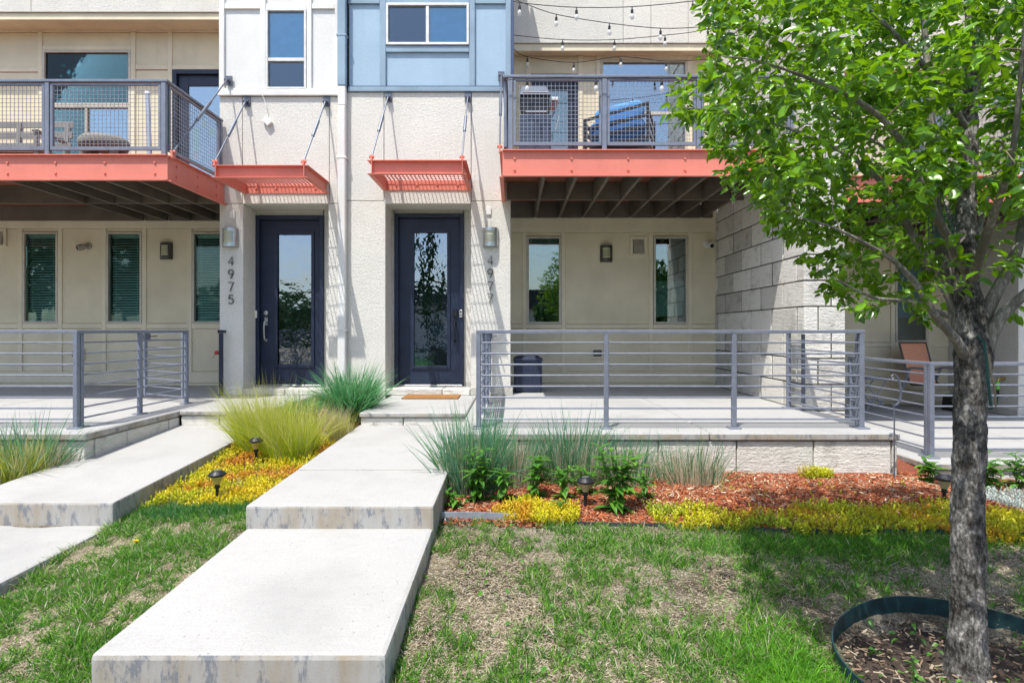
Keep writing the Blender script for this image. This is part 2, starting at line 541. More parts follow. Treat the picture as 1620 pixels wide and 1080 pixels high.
def slab(name, label, x0, x1, y0, y1, zf, zb, zbot, mat, bev=.016):
    m = MB()
    m.add([(x0, y0, zbot), (x1, y0, zbot), (x1, y1, zbot), (x0, y1, zbot), (x0, y0, zf), (x1, y0, zf), (x1, y1, zb), (x0, y1, zb)],
          [(0, 3, 2, 1), (4, 5, 6, 7), (0, 1, 5, 4), (1, 2, 6, 5), (2, 3, 7, 6), (3, 0, 4, 7)])
    o = m.build(name, mat, None, bev=bev)
    return tag(o, label, kind='structure')
CXL, CXR = -1.71, -.508
slab('path', 'upper concrete path slab leading to the right door', CXL, CXR, 3.63, 4.497, -.207, -.188, -.75, M['concrete'])
slab('path', 'back half of the upper path slab below the right door step', CXL, CXR, 4.503, 6.34, -.188, -.142, -.75, M['concrete'], .008)
slab('path', 'lower concrete path slab nearest the camera', CXL + .004, CXR - .004, 2.29, 3.66, -.392, -.352, -.95, M['concrete'], .022)
slab('path', 'upper concrete path slab leading to the left door', -3.99, -2.83, 4.02, 6.5, -.305, -.17, -.8, M['concrete'])
slab('path', 'lower concrete path slab at the left edge', -3.986, -2.836, 2.0, 4.05, -.50, -.468, -.95, M['concrete'], .02)

def terrace(label, x0, x1, y0, y1, z, cuts, thick=.068):
    """concrete slab in panels between saw cuts, on a fill; the first panel is the parent"""
    t = thing('terrace', label, None, (x0, y0, z), kind='structure')
    e = [x0] + cuts + [x1]
    for a, b in zip(e[:-1], e[1:]):
        box('floor_slab', M['floor'], t, a + .003, b - .003, y0, y1, z - thick, z, .012)
    box('fill', M['mortarpale'], t, x0 + .14, x1 - .14, y0 + .14, y1, z - .7, z - thick - .002, 0)
    return t
def course(parent, x0, x1, yf, z0, z1, cuts, depth=.12, gap=.012):
    e = [x0] + [c for c in cuts if x0 + .03 < c < x1 - .03] + [x1]
    for a, b in zip(e[:-1], e[1:]):
        stone_block(parent, a + gap / 2, b - gap / 2, yf + random.uniform(-.004, .004), yf + depth, z0, z1)
def stone_block(parent, x0, x1, y0, y1, z0, z1):
    return box('stone', M['stone'], parent, x0, x1, y0, y1, z0, z1, .007)

# right terrace of the blue bay, with its landing
tr = terrace('raised pale concrete terrace right of the blue bay with cast stone face', -.505, 3.445, 5.05, 9.45, 0, [1.75])
course(tr, -.49, 3.43, 5.075, -.385, -.078, [X(p, 5.07) for p in (676, 798, 920, 1042, 1166, 1288, 1411)])
for k in range(3): stone_block(tr, 3.31, 3.432, 5.21 + k * .66, 5.85 + k * .66, -.385, -.078)
lr = terrace('concrete landing in front of the right navy door', CXL, -.511, 6.3, 8.0, 0, [], .055)
course(lr, CXL + .01, -.52, 6.325, -.16, -.062, [X(638, 6.33)])
# door step of the right door
for a, b in ((-1.775, -1.0), (-.988, -.61)):
    box('stone', M['stone'], lr, a, b, 7.955, 8.34, .004, .088, .006)
# left terrace
tl = terrace('raised concrete terrace in front of the left porch', -10.2, -3.80, 5.05, 9.45, 0, [-8.4, -6.2])
course(tl, -10.1, -3.82, 5.075, -.40, -.078, [-9.3, -8.6, -7.9, -7.2, -6.5, -5.8, -5.1, -4.4])
for a, b in ((5.2, 5.62), (5.632, 6.3), (6.312, 6.50)):
    stone_block(tl, -3.93, -3.815 + random.uniform(-.003, .003), a, b, -.30, -.078)
ll = terrace('concrete landing in front of the left navy door', -3.797, -2.80, 6.46, 8.0, 0, [], .055)
course(ll, -3.79, -2.81, 6.485, -.22, -.062, [X(348, 6.5)])
for a, b in ((-3.78, -3.2), (-3.188, -2.62)):
    box('stone', M['stone'], ll, a, b, 7.955, 8.34, .004, .088, .006)
# right neighbour's terrace, one step lower
NZ = -.306
tn = terrace('lower concrete terrace behind the tree trunk at the right', 3.80, 9.6, 5.22, 9.45, NZ, [5.6, 7.6])
course(tn, 3.82, 9.5, 5.245, NZ - .30, NZ - .078, [4.5, 5.2, 5.9, 6.6, 7.3, 8.0, 8.7])

# street side behind the camera (mirrored in the glass)
def flat(name, label, x0, x1, y0, y1, z0, z1, mat):
    return tag(box(name, mat, None, x0, x1, y0, y1, z0, z1, .02), label, kind='structure')
flat('sidewalk', 'pale concrete pavement along the street', -60, 60, -2.9, -1.3, -1.1, -.845, M['concrete'])
flat('road', 'asphalt street beyond the front lawn', -120, 120, -12.5, -3.2, -1.4, -.935, M['asphalt'])
flat('kerb', 'concrete kerb of the street', -60, 60, -3.2, -2.9, -1.1, -.84, M['concrete'])

# ================================================================== TOWNHOUSES
ha = thing('townhouse', 'left townhouse with white panelled bay, white stucco and the left navy door', 'townhouse', (-6, YF, 0))
hb = thing('townhouse', 'middle townhouse with blue panelled bay above the right navy door', 'townhouse', (-1, YF, 0))
hc = thing('townhouse', 'right townhouse mostly hidden behind the tree, porch one step lower', 'townhouse', (6, YF, NZ))
P8 = lambda px: X(px, YF)
Z8 = lambda py: Z(py, YF)

def panel(h, x0, x1, y0, y1, z0, z1, mat, name='panel', bev=.005, g=.004):
    return box(name, M[mat], h, x0 + g, x1 - g, y0, y1, z0 + g, z1 - g, bev)

TOP = 7.4
AZ = 2.69                      # alcove head
DEEP = YF + .55
def bay(h, xl, xr, al, ar, vl, vr, zsplit, headz, azh, low=-.3):
    """stucco panels of one bay; al..ar the door alcove, vl, vr its control joints"""
    st = 'stucco'
    panel(h, xl, vl, YF, DEEP, headz, zsplit, st, 'stucco_panel')
    panel(h, vl, vr, YF, DEEP, azh - .004, zsplit, st, 'stucco_panel')
    panel(h, vr, xr, YF, DEEP, headz, zsplit, st, 'stucco_panel')
    panel(h, xl, al, YF, DEEP, low, headz, st, 'stucco_panel', g=.003)
    panel(h, ar, xr, YF, DEEP, low, headz, st, 'stucco_panel', g=.003)
    box('wall', M['stucco'], h, xl + .02, xr - .02, DEEP + .002, DEEP + .2, low, TOP, 0)
XL, XM, XR = P8(347), P8(543), P8(808)
bay(ha, XL, XM, P8(385), P8(519.5), P8(383.5), P8(521), Z8(153), Z8(322), AZ)
bay(hb, XM, XR, P8(610), P8(745), P8(607.5), P8(745.5), Z8(146), Z8(318), AZ)
# wall inside the alcoves round each door
def alcove(h, x0, x1, dx0, dx1, dz1):
    for a, b, z0, z1 in ((x0, dx0, 0, AZ), (dx1, x1, 0, AZ), (dx0, dx1, dz1, AZ)):
        if b - a > .004: box('alcove_wall', M['stucco'], h, a - .02, b if b < x1 else b + .02, YD + .03, YD + .145, z0, z1 + .02, .002)
DR = (X(624, YD), X(734, YD), .093, Z(338, YD))
DL = (X(404, YD), X(512, YD), .093, Z(341, YD))
alcove(hb, P8(610), P8(745), DR[0], DR[1], DR[3])
alcove(ha, P8(385), P8(519.5), DL[0], DL[1], DL[3])
# pillar plinths
for h, a, b in ((ha, XL - .004, P8(385) + .004), (hb, P8(745) - .004, XR + .03)):
    box('plinth', M['stone'], h, a, b, YF - .03, YF - .002, .002, .115, .006)

def door(h, d, hand, glass_px, silver):
    x0, x1, z0, z1 = d
    y = YD
    dm = M['navydoor']
    # slab with a tall glazed opening
    gx0, gx1, gz0, gz1 = glass_px
    s = MB(); fx0, fx1, fz0, fz1 = x0 + .062, x1 - .062, z0 + .02, z1 - .062
    ys, ye = y + .055, y + .10
    s.box(fx0, gx0, ys, ye, fz0, fz1); s.box(gx1, fx1, ys, ye, fz0, fz1)
    s.box(gx0, gx1, ys, ye, fz0, gz0); s.box(gx0, gx1, ys, ye, gz1, fz1)
    dr = s.build('door', dm, h)
    for n, a in (('jamb', (x0, x0 + .06, z0, z1)), ('jamb', (x1 - .06, x1, z0, z1)), ('head', (x0 + .06, x1 - .06, z1 - .06, z1))):
        box(n, dm, dr, a[0], a[1], y - .02, y + .12, a[2], a[3], .006)
    # glazing bead
    f = MB(); w = .035
    for a in ((gx0 - w, gx0 + .012, gz0 - w, gz1 + w), (gx1 - .012, gx1 + w, gz0 - w, gz1 + w), (gx0 + .012, gx1 - .012, gz0 - w, gz0 + .012), (gx0 + .012, gx1 - .012, gz1 - .012, gz1 + w)):
        f.box(a[0], a[1], y + .036, y + .0545, a[2], a[3])
    f.build('glazing_bead', dm, dr, bev=.006)
    box('pane', M['doorglass'], dr, gx0 + .001, gx1 - .001, y + .07, y + .078, gz0 + .001, gz1 - .001, 0)
    box('threshold', M['steel'], dr, x0 + .02, x1 - .02, y - .05, y + .05, z0 - .006, z0 + .018, .004)
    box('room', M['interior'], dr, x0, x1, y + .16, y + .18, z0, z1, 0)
    hm = M['steel'] if silver else M['black']
    hx = fx0 + .075 if hand < 0 else fx1 - .075
    zh = Z(523 if not silver else 522, y)
    k = MB(); k.tube([(hx, y + .05, zh + .13), (hx, y - .01, zh + .12), (hx, y - .028, zh + .05), (hx, y - .024, zh - .06), (hx, y - .005, zh - .14), (hx, y + .05, zh - .15)], [.012, .013, .011, .011, .012, .014], 8)
    k.box(hx - .024, hx + .024, y + .046, y + .0548, zh + .07, zh + .19); k.lathe((hx, y + .045, zh - .15), [(.02, -.006), (.024, .004), (.022, .01)], 12, 'y')
    k.build('handle', hm, dr, smooth=False)
    k = MB(); zl = Z(495, y)
    if silver:
        k.lathe((hx, y + .05, zl), [(.022, -.03), (.034, -.022), (.038, 0)], 18, 'y'); k.box(hx - .005, hx + .005, y + .008, y + .022, zl - .016, zl + .016)
    else:
        k.box(hx - .034, hx + .034, y + .028, y + .0545, zl - .045, zl + .055)
    k.build('deadbolt', hm, dr)
    return dr
door(hb, DR, 1, (X(653, YD), X(708, YD), Z(580, YD), Z(366, YD)), False)
door(ha, DL, -1, (X(436, YD), X(492, YD), Z(578, YD), Z(369, YD)), True)

def window(h, x0, x1, z0, z1, y, fm='frame', fw=.035, vm=(), hm=(), panes=None, cover=None, split=0.0, gl='glass'):
    """outer frame ring is the part; panes, bars, covering hang on it. vm / hm: mullion / transom positions"""
    f = MB()
    f.box(x0, x0 + fw, y - .022, y + .05, z0, z1); f.box(x1 - fw, x1, y - .022, y + .05, z0, z1)
    f.box(x0 + fw, x1 - fw, y - .022, y + .05, z1 - fw, z1); f.box(x0 + fw, x1 - fw, y - .022, y + .05, z0, z0 + fw)
    w = f.build('window', M[fm], h, bev=.004)
    xe = [x0 + fw] + list(vm) + [x1 - fw]; ze = [z0 + fw] + list(hm) + [z1 - fw]
    for v in vm: box('mullion', M[fm], w, v - .022, v + .022, y - .016, y + .045, z0 + fw + .001, z1 - fw - .001, .004)
    for q, v in enumerate(hm):
        for a, b in zip(xe[:-1], xe[1:]): box('transom', M[fm], w, a + (.023 if a in vm else .001), b - (.023 if b in vm else .001), y - .016, y + .045, v - .024, v + .024, .004)
    k = 0
    for j in range(len(ze) - 1):
        for i in range(len(xe) - 1):
            gm = gl if panes is None else panes[k]; k += 1
            box('pane', M[gm], w, xe[i] + .002, xe[i + 1] - .002, y + .012, y + .02, ze[j] + .002, ze[j + 1] - .002, 0)
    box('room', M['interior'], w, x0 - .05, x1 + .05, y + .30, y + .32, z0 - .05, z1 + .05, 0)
    if cover == 'blind':
        b = MB(); z = z0 + fw + .02
        mtx = Matrix.Rotation(R(34), 4, 'X')
        while z < z1 - fw - .02:
            b.m = Matrix.Translation((0, y + .075, z)) @ mtx
            b.box(x0 + fw + .012, x1 - fw - .012, -.022, .022, -.0012, .0012); z += .042
        b.m = None
        for xx in (x0 + fw + .08, x1 - fw - .08): b.box(xx - .002, xx + .002, y + .049, y + .052, z0 + fw + .01, z1 - fw - .01)
        bo = b.build('blind', M['blind'], w); bo['kind'] = 'stuff'
        box('headrail', M['blind'], w, x0 + fw + .008, x1 - fw - .008, y + .055, y + .10, z1 - fw - .045, z1 - fw - .002, .003)
    elif cover:
        m, za, zb = cover
        box('shade', M[m], w, x0 + fw + .008, x1 - fw - .008, y + .06, y + .075, za, zb, .003)  # builds real shades and the painted sky reflection sheets alike
        box('shade_rail', M[m], w, x0 + fw + .008, x1 - fw - .008, y + .055, y + .082, za - .02, za - .001, .004)
    return w

# ---- white panelled bay above the left door
yp = YF + .02
def clad(h, pm, tm, xe, ze, x0, x1, z0):
    pass
WL = (P8(421), P8(485), Z8(142), Z8(15))
ub = Z8(153)
panel(ha, P8(349), P8(416), yp, DEEP, ub, Z8(10.5), 'panelwhite')
panel(ha, P8(489), P8(536), yp, DEEP, ub, Z8(10.5), 'panelwhite')
panel(ha, P8(349), P8(416), yp, DEEP, Z8(10.5), TOP, 'panelwhite')
panel(ha, P8(489), P8(536), yp, DEEP, Z8(10.5), TOP, 'panelwhite')
panel(ha, P8(416), P8(489), yp, DEEP, Z8(10.5), TOP, 'panelwhite')
wt = M['whitetrim']
for a, b, z0 in ((347, 355, ub + .09), (412, 420.5, ub + .09), (485.5, 493, ub + .09), (530, 537, ub + .09)):
    box('batten', wt, ha, P8(a), P8(b), YF - .012, YF + .06, z0, TOP, .004)
for a, b in ((355.3, 411.7), (420.8, 485.2), (493.3, 529.7)):
    box('batten', wt, ha, P8(a), P8(b), YF - .006, YF + .06, Z8(14.3), Z8(6.5), .004)
box('water_table', wt, ha, XL - .01, P8(537), YF - .035, YF + .06, Z8(152.5), Z8(145), .006)
box('water_table', wt, ha, XL - .006, P8(537), YF - .02, YF + .06, Z8(144.7), Z8(141), .004)
window(ha, *WL, YF + .0, 'framewhite', .03, (), (Z8(95),), ['screen', 'glassup'], ('skyblue', Z8(95), Z8(18)), 0, 'glassup')

# ---- blue panelled bay above the right door
bt = M['bluetrim']
zb = Z8(146)
WR = (P8(611), P8(742), Z8(72), Z8(6.5))
panel(hb, P8(551), P8(605), yp, DEEP, zb, Z8(5), 'blue'); panel(hb, P8(747), P8(806), yp, DEEP, zb, Z8(5), 'blue')
panel(hb, P8(605), P8(747), yp, DEEP, zb, Z8(78), 'blue')
panel(hb, P8(551), P8(605), yp, DEEP, Z8(5), TOP, 'blue'); panel(hb, P8(605), P8(747), yp, DEEP, Z8(5), TOP, 'blue'); panel(hb, P8(747), P8(806), yp, DEEP, Z8(5), TOP, 'blue')
for a, b in ((601, 610.5), (742.5, 751.5), (800, 808.3)):
    box('batten', bt, hb, P8(a), P8(b), YF - .014, YF + .06, zb + .075, TOP, .005)
for a, b in ((551, 600.7), (610.8, 742.2), (751.8, 799.7)):
    box('batten', bt, hb, P8(a), P8(b), YF - .008, YF + .06, Z8(6.2), Z8(-1.5), .004)
box('batten', bt, hb, P8(610.8), P8(742.2), YF - .010, YF + .06, Z8(83), Z8(73), .005)
box('water_table', bt, hb, P8(551), XR + .012, YF - .03, YF + .06, Z8(146), Z8(138.6), .006)
box('water_table', M['navytrim'], hb, P8(551), XR + .01, YF - .022, YF + .06, Z8(138.4), Z8(136.8), .002)
box('corner_board', M['navytrim'], hb, XR + .004, XR + .045, YF - .02, YF + .55, Z8(120), TOP, .004)
window(hb, *WR, YF - .005, 'framewhite', .032, (P8(676.5),), (), ['screen', 'glassup'], ('skyblue', Z8(70), Z8(9)), 0, 'glassup')

# ---- recessed porch walls
def porch_wall(h, y, xe, z_top, wins, mids, z0=0.0, bats=(), top_h=.13):
    """beige board and batten wall; bats: batten centre columns, wins: (x0, x1, z0, z1, cover) between battens"""
    tm = M['sidingtrim']; bw = .034
    mz0, mz1 = mids
    box('frieze_board', tm, h, xe[0], xe[1], y - .022, y + .12, z_top - top_h, z_top + .32, .005)
    box('skirt_board', tm, h, xe[0], xe[1], y - .022, y + .12, z0 + .055, z0 + .235, .005)
    box('base_flashing', M['siding'], h, xe[0], xe[1], y - .006, y + .12, z0 + .004, z0 + .052, .003)
    cuts = [xe[0]] + list(bats) + [xe[1]]
    for k, (a, b) in enumerate(zip(cuts[:-1], cuts[1:])):
        wa = a + (bw if k else 0); wb = b - (bw if k < len(cuts) - 2 else 0)
        w = next((q for q in wins if q[0] > a - .03 and q[1] < b + .03), None)
        box('mid_rail', tm, h, wa + .001, wb - .001, y - .016, y + .10, mz0, mz1, .004)
        panel(h, a, b, y, y + .11, z0 + .235, mz0, 'siding')
        if w is None: panel(h, a, b, y, y + .11, mz1, z_top - top_h, 'siding')
        else:
            if w[3] < z_top - top_h - .03: panel(h, a, b, y, y + .11, w[3] + .002, z_top - top_h, 'siding')
            window(h, w[0], w[1], w[2], w[3], y + .0, 'frame', .036, cover=w[4], gl='glassdim' if w[4] == 'blind' else 'glass')
    for c in bats: box('batten', tm, h, c - bw, c + bw, y - .020, y + .11, z0 + .236, z_top - top_h - .001, .004)
P9 = lambda px: X(px, YB)
Z9 = lambda py: Z(py, YB)
wz = (Z9(512.5), Z9(374))
porch_wall(hb, YB, (-.25, 3.40), Z9(355), [
    (P9(833.2), P9(887.7), *wz, ('shade', Z9(398), Z9(378))), (P9(1033.7), P9(1088), *wz, ('shade', Z9(499), Z9(444)))],
    (Z9(519.5), Z9(513)), 0, [P9(p) for p in (829.7, 891.3, 1029.7, 1091.7)])
wz = (Z9(511.5), Z9(367))
porch_wall(ha, YB, (-10.2, -3.5), Z9(349), [
    (P9(36.8), P9(92.5), *wz, 'blind'), (P9(169), P9(225.3), *wz, 'blind'), (P9(304.5), P9(360), *wz, 'blind')],
    (Z9(519.5), Z9(511.7)), 0, [P9(p) for p in (-36, 33, 96, 165.4, 229, 300.8)])
porch_wall(hc, YB, (3.70, 7.12), Z9(355) + NZ, [(X(1415.5, YB), X(1467, YB), Z9(541.5), Z9(405), ('skyblue', Z9(500), Z9(408)))],
    (Z9(548), Z9(541.8)), NZ, [X(p, YB) for p in (1411.7, 1470.5)])
# walls behind the balconies
def upper_wall(h, y, xe, z0, z1, cells, bats, top_h=.10):
    """cells: per bay a list of ('p', z0, z1) panels, ('r', z0, z1) rails, ('w'/'d', ...)"""
    tm = M['sidingtrim']; bw = .036
    box('frieze_board', tm, h, xe[0], xe[1], y - .022, y + .12, z1 - top_h, z1, .005)
    cuts = [xe[0]] + list(bats) + [xe[1]]
    for k, (a, b) in enumerate(zip(cuts[:-1], cuts[1:])):
        wa = a + (bw if k else 0) + .001; wb = b - (bw if k < len(cuts) - 2 else 0) - .001
        for c in cells[k]:
            if c[0] == 'p': panel(h, a, b, y, y + .11, c[1], c[2], 'siding')
            elif c[0] == 'r': box('rail_board', tm, h, wa, wb, y - .016, y + .10, c[1], c[2], .004)
            elif c[0] == 'w': window(h, wa, wb, c[1], c[2], y, 'frame', .04, c[3], c[4], c[5], c[6], 0, 'glassup')
            elif c[0] == 'd':
                d = MB(); d.box(wa, wa + .07, y - .02, y + .08, c[1], c[2]); d.box(wb - .07, wb, y - .02, y + .08, c[1], c[2]); d.box(wa + .07, wb - .07, y - .02, y + .08, c[2] - .07, c[2])
                d.box(wa + .072, wa + .24, y + .03, y + .07, c[1], c[2] - .072); d.box(wb - .16, wb - .072, y + .03, y + .07, c[1], c[2] - .072); d.box(wa + .24, wb - .16, y + .03, y + .07, c[2] - .25, c[2] - .072)
                dd = d.build('balcony_door', M['navydoor'], h, bev=.005)
                box('pane', M[c[3]], dd, wa + .241, wb - .161, y + .045, y + .053, c[1], c[2] - .251, 0)
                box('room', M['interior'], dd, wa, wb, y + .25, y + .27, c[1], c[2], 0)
    for c in bats: box('batten', tm, h, c - bw, c + bw, y - .020, y + .11, z0, z1 - top_h - .001, .004)
zfl = 2.92
zt = Z9(42)
upper_wall(ha, YB, (-10.2, -3.6), zfl, zt, [
    [('p', zfl, Z9(114.5)), ('r', Z9(114.3), Z9(108)), ('p', Z9(108), zt - .1)],
    [('w', zfl, Z9(167.5), (P9(137),), (), ['glassdim', 'glassmir'], ('shadedark', zfl + .3, Z9(169))), ('w', Z9(167), Z9(80), (), (), ['glassdim'], ('shadedark', Z9(164), Z9(83))), ('r', Z9(79.7), Z9(73)), ('p', Z9(73), zt - .1)],
    [('p', zfl, Z9(111)), ('r', Z9(110.7), Z9(103)), ('p', Z9(103), zt - .1)],
    [('d', zfl, Z9(111), 'glassmir'), ('r', Z9(110.7), Z9(103)), ('p', Z9(103), zt - .1)]],
    [P9(p) for p in (64.3, 211.5, 269.7)])
zt2 = Z9(79)
upper_wall(hb, YB, (-.25, 3.40), zfl, zt2, [
    [('p', zfl, zt2 - .1)],
    [('d', zfl, Z9(118), 'glass'), ('p', Z9(118), zt2 - .1)],
    [('p', zfl, zt2 - .1)],
    [('w', zfl, Z9(95.3), (), (Z9(180),), ['glassmir', 'glassmir'], None), ('r', Z9(95), Z9(88)), ('p', Z9(88), zt2 - .1)],
    [('p', zfl, zt2 - .1)]],
    [P9(p) for p in (836, 918, 946.5, 1091)])
upper_wall(hc, YB, (3.70, 7.12), zfl + NZ, zt2 + NZ, [
    [('p', zfl + NZ, zt2 + NZ - .1)],
    [('w', zfl + NZ, Z9(125), (), (), None, None), ('p', Z9(125), zt2 + NZ - .1)],
    [('p', zfl + NZ, zt2 + NZ - .1)]], [X(1420, YB), X(1540, YB)])
# upper storey stucco over the recesses, soffits
def over(h, x0, x1, y, zb_, cuts, th):
    e = [x0] + cuts + [x1]
    for a, b in zip(e[:-1], e[1:]): panel(h, a, b, y, y + .5, zb_, TOP, 'stucco', 'stucco_panel', g=.003)
    box('soffit_trim', M['sidingtrim'], h, x0, x1, y + .025, y + .10, zb_ - th, zb_ - .002, .005)
    box('soffit', M['siding'], h, x0, x1, y + .102, YB + .5, zb_ - th + .03, zb_ - .003, .003)
zo = Z(19.5, 8.9); over(ha, -10.2, XL + .03, 8.9, zo, [X(49, 8.9)], .105)
zo2 = Z(68.5, 9.05); over(hb, XR - .02, 3.35, 9.05, zo2, [X(p, 9.05) for p in (986, 1030, 1089)], .112)
over(hc, 3.70, 7.12, 9.05, zo2 + NZ, [5.2], .112)
# the right townhouse's own bay past the porch: side wall and front
panel(hc, 7.10, 9.6, YF, DEEP + .8, NZ, Z8(318) + NZ, 'stucco', 'stucco_panel')
panel(hc, 7.10, 9.6, YF, DEEP + .8, Z8(318) + NZ, TOP, 'stucco', 'stucco_panel')
box('plinth', M['stone'], hc, 7.06, 9.6, YF - .04, YB - .03, NZ + .003, NZ + .11, .006)
# back-up wall that closes the rooms
for h, a, b in ((ha, -10.2, XL), (hb, XR, 3.35), (hc, 3.7, 7.1)):
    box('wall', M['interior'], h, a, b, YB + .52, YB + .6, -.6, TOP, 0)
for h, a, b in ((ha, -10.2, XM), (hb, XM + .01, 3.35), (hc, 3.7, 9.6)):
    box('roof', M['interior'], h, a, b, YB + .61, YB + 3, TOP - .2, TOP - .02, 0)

# ---- party wall of cast stone blocks
pw = thing('stone_wall', 'tall party wall of pale cast stone blocks beside the right porch', 'wall', (3.5, 6.5, 0))
PX0, PX1, PY0, PY1 = 3.30, 3.765, 6.45, 9.6
box('core', M['mortar'], pw, PX0 + .012, PX1 - .012, PY0 + .012, PY1, -.3, TOP, 0)
ch = .295; gp = .015
for r in range(-2, 24):
    z0 = r * ch; z1 = z0 + ch
    off = (.0, .405)[r % 2] + random.uniform(-.03, .03)
    y = PY0 + .17 if r % 2 else PY0 + .50
    # quoin: front face blocks
    cut = (PX0 + .16) if r % 2 else (PX0 + .31)
    box('stone', M['stone'], pw, PX0 + random.uniform(-.003, .003), cut - gp / 2, PY0 + random.uniform(-.004, .004), y - gp / 2, z0 + gp / 2, z1 - gp / 2, .007)
    box('stone', M['stone'], pw, cut + gp / 2, PX1, PY0 + random.uniform(-.004, .004), PY0 + .22, z0 + gp / 2, z1 - gp / 2, .007)
    while y < PY1 - .05:
        y2 = min(y + .645, PY1)
        box('stone', M['stone'], pw, PX0 + random.uniform(-.004, .004), PX0 + .18, y + .016, y2 - .016, z0 + gp / 2, z1 - gp / 2, .007)
        y = y2

# ================================================================== BALCONIES
def channel_x(m, x0, x1, y, z0, z1, fl=.036, t=.012):
    """channel running along x, web at y facing the camera, toes forward"""
    m.box(x0, x1, y, y + t, z0 + t, z1 - t); m.box(x0, x1, y - fl, y + t, z1 - t, z1); m.box(x0, x1, y - fl, y + t, z0, z0 + t)
def channel_y(m, x, y0, y1, z0, z1, sgn, fl=.036, t=.012):
    xa, xb = (x - t, x) if sgn > 0 else (x, x + t)
    m.box(xa, xb, y0, y1, z0 + t, z1 - t)
    fa, fb = (x - t, x + fl) if sgn > 0 else (x - fl, x + t)
    m.box(fa, fb, y0, y1, z1 - t, z1); m.box(fa, fb, y0, y1, z0, z0 + t)
bolt_me = None
def bolt(parent, x, y, z, ax='y'):
    global bolt_me
    if bolt_me is None:
        m = MB(); m.lathe((0, 0, 0), [(.013, -.012), (.015, -.006), (.015, 0)], 6, 'y')
        o = m.build('bolt', M['coral']); bolt_me = o.data; bpy.data.objects.remove(o)
    o = link_mesh('bolt', bolt_me, parent, (x, y - .006, z))
    if ax == 'x': o.rotation_euler = (0, 0, R(90))
    if ax == '-x': o.rotation_euler = (0, 0, R(-90))
    return o

def mesh_panel(parent, p0, p1, z0, z1, pitch=.0475, w=.0046):
    """welded wire infill in a frame between two posts; p0, p1 in plan"""
    d = Vector((p1[0] - p0[0], p1[1] - p0[1], 0)); L = d.length
    mt = Matrix.Translation((p0[0], p0[1], 0)) @ Matrix.Rotation(math.atan2(d.y, d.x), 4, 'Z')
    fr = MB(mt); t = .028
    fr.box(0, t, -.016, .016, z0, z1); fr.box(L - t, L, -.016, .016, z0, z1)
    fr.box(t, L - t, -.016, .016, z0, z0 + t + .012); fr.box(t, L - t, -.016, .016, z1 - t * .7, z1)
    f = fr.build('infill_frame', M['rail'], parent)
    wr = MB(mt)
    n = max(2, round((L - 2 * t) / pitch)); k = max(2, round((z1 - z0 - 2 * t) / pitch))
    for i in range(1, n): xx = t + (L - 2 * t) * i / n; wr.box(xx - w / 2, xx + w / 2, -w / 2 - .002, w / 2 - .002, z0 + t, z1 - t * .6)
    for i in range(1, k): zz = z0 + t + (z1 - z0 - 2 * t) * i / k; wr.box(t * .8, L - t * .8, -w / 2 + .003, w / 2 + .003, zz - w / 2, zz + w / 2)
    o = wr.build('wire_mesh', M['wire'], f, fixn=False); o['kind'] = 'stuff'

def balcony(label, x0, x1, z0, z1, ztop, posts, bolts, brows, side_l, side_r, yb, jx0):
    b = thing('balcony', label, 'balcony', ((x0 + x1) / 2, YBAL, z0))
    m = MB(); channel_x(m, x0, x1, YBAL, z0, z1); m.build('front_beam', M['coral'], b)
    for px in bolts:
        for pz in brows: bolt(b, px, YBAL, pz)
    for sd, xx, sg in ((side_l, x0, -1), (side_r, x1, 1)):
        if sd:
            m = MB(); channel_y(m, xx, YBAL + .013, YF - .002, z0, z1, sg); m.build('side_beam', M['coral'], b)
            if sd == 2:
                for yy in (6.86, 7.32, 7.78):
                    for pz in brows: bolt(b, xx + .012, yy, pz, 'x')
    box('rim_joist', M['joist'], b, x0 + .02, x1 - .02, YBAL + .014, YBAL + .052, z0 + .016, z1 - .035, .003)
    x = jx0
    while x < x1 - .06:
        if x > x0 + .05: box('joist', M['joist'], b, x - .02, x + .02, YBAL + .054, YB - .07, z0 + .02, z1 - .035, .003)
        x += .386
    for yy in (YF - .02, YB - .068):
        e = [x0 + .02]
        x = jx0
        while x < x1 - .06:
            if x > x0 + .05: e.append(x)
            x += .386
        e.append(x1 - .02)
        for a, c in zip(e[:-1], e[1:]): box('blocking', M['joist'], b, a + .0215, c - .0215, yy, yy + .04, z0 + .024, z1 - .036, .003)
    y = YBAL + .054
    while y < YB - .05:
        box('deck_board', M['deck'], b, x0 + .015, x1 - .015, y, min(y + .138, YB - .03), z1 - .033, z1 - .004, .003); y += .144
    # railing
    pm = M['rail']; pw_ = .027
    for q, px in enumerate(posts): box('post', pm, b, px - pw_, px + pw_, YBAL + .0, YBAL + .05, z1 - .002, ztop - .031, .004)
    box('top_rail', pm, b, x0, x1, YBAL - .006, YBAL + .058, ztop - .03, ztop, .004)
    for a, c in zip(posts[:-1], posts[1:]):
        mesh_panel(b, (a + pw_ + .008, YBAL + .025), (c - pw_ - .008, YBAL + .025), z1 + .06, ztop - .045)
    for sd, xx in ((side_l, x0 + .03), (side_r, x1 - .03)):
        if sd:
            box('post', pm, b, xx - .025, xx + .025, YF - .09, YF - .04, z1 - .002, ztop - .031, .004)
            box('top_rail', pm, b, xx - .03, xx + .03, YBAL + .06, YF - .03, ztop - .03, ztop, .004)
            mesh_panel(b, (xx, YBAL + .065), (xx, YF - .10), z1 + .06, ztop - .045)
    return b
XB = lambda p: X(p, YBAL)
ZB = lambda p: Z(p, YBAL)
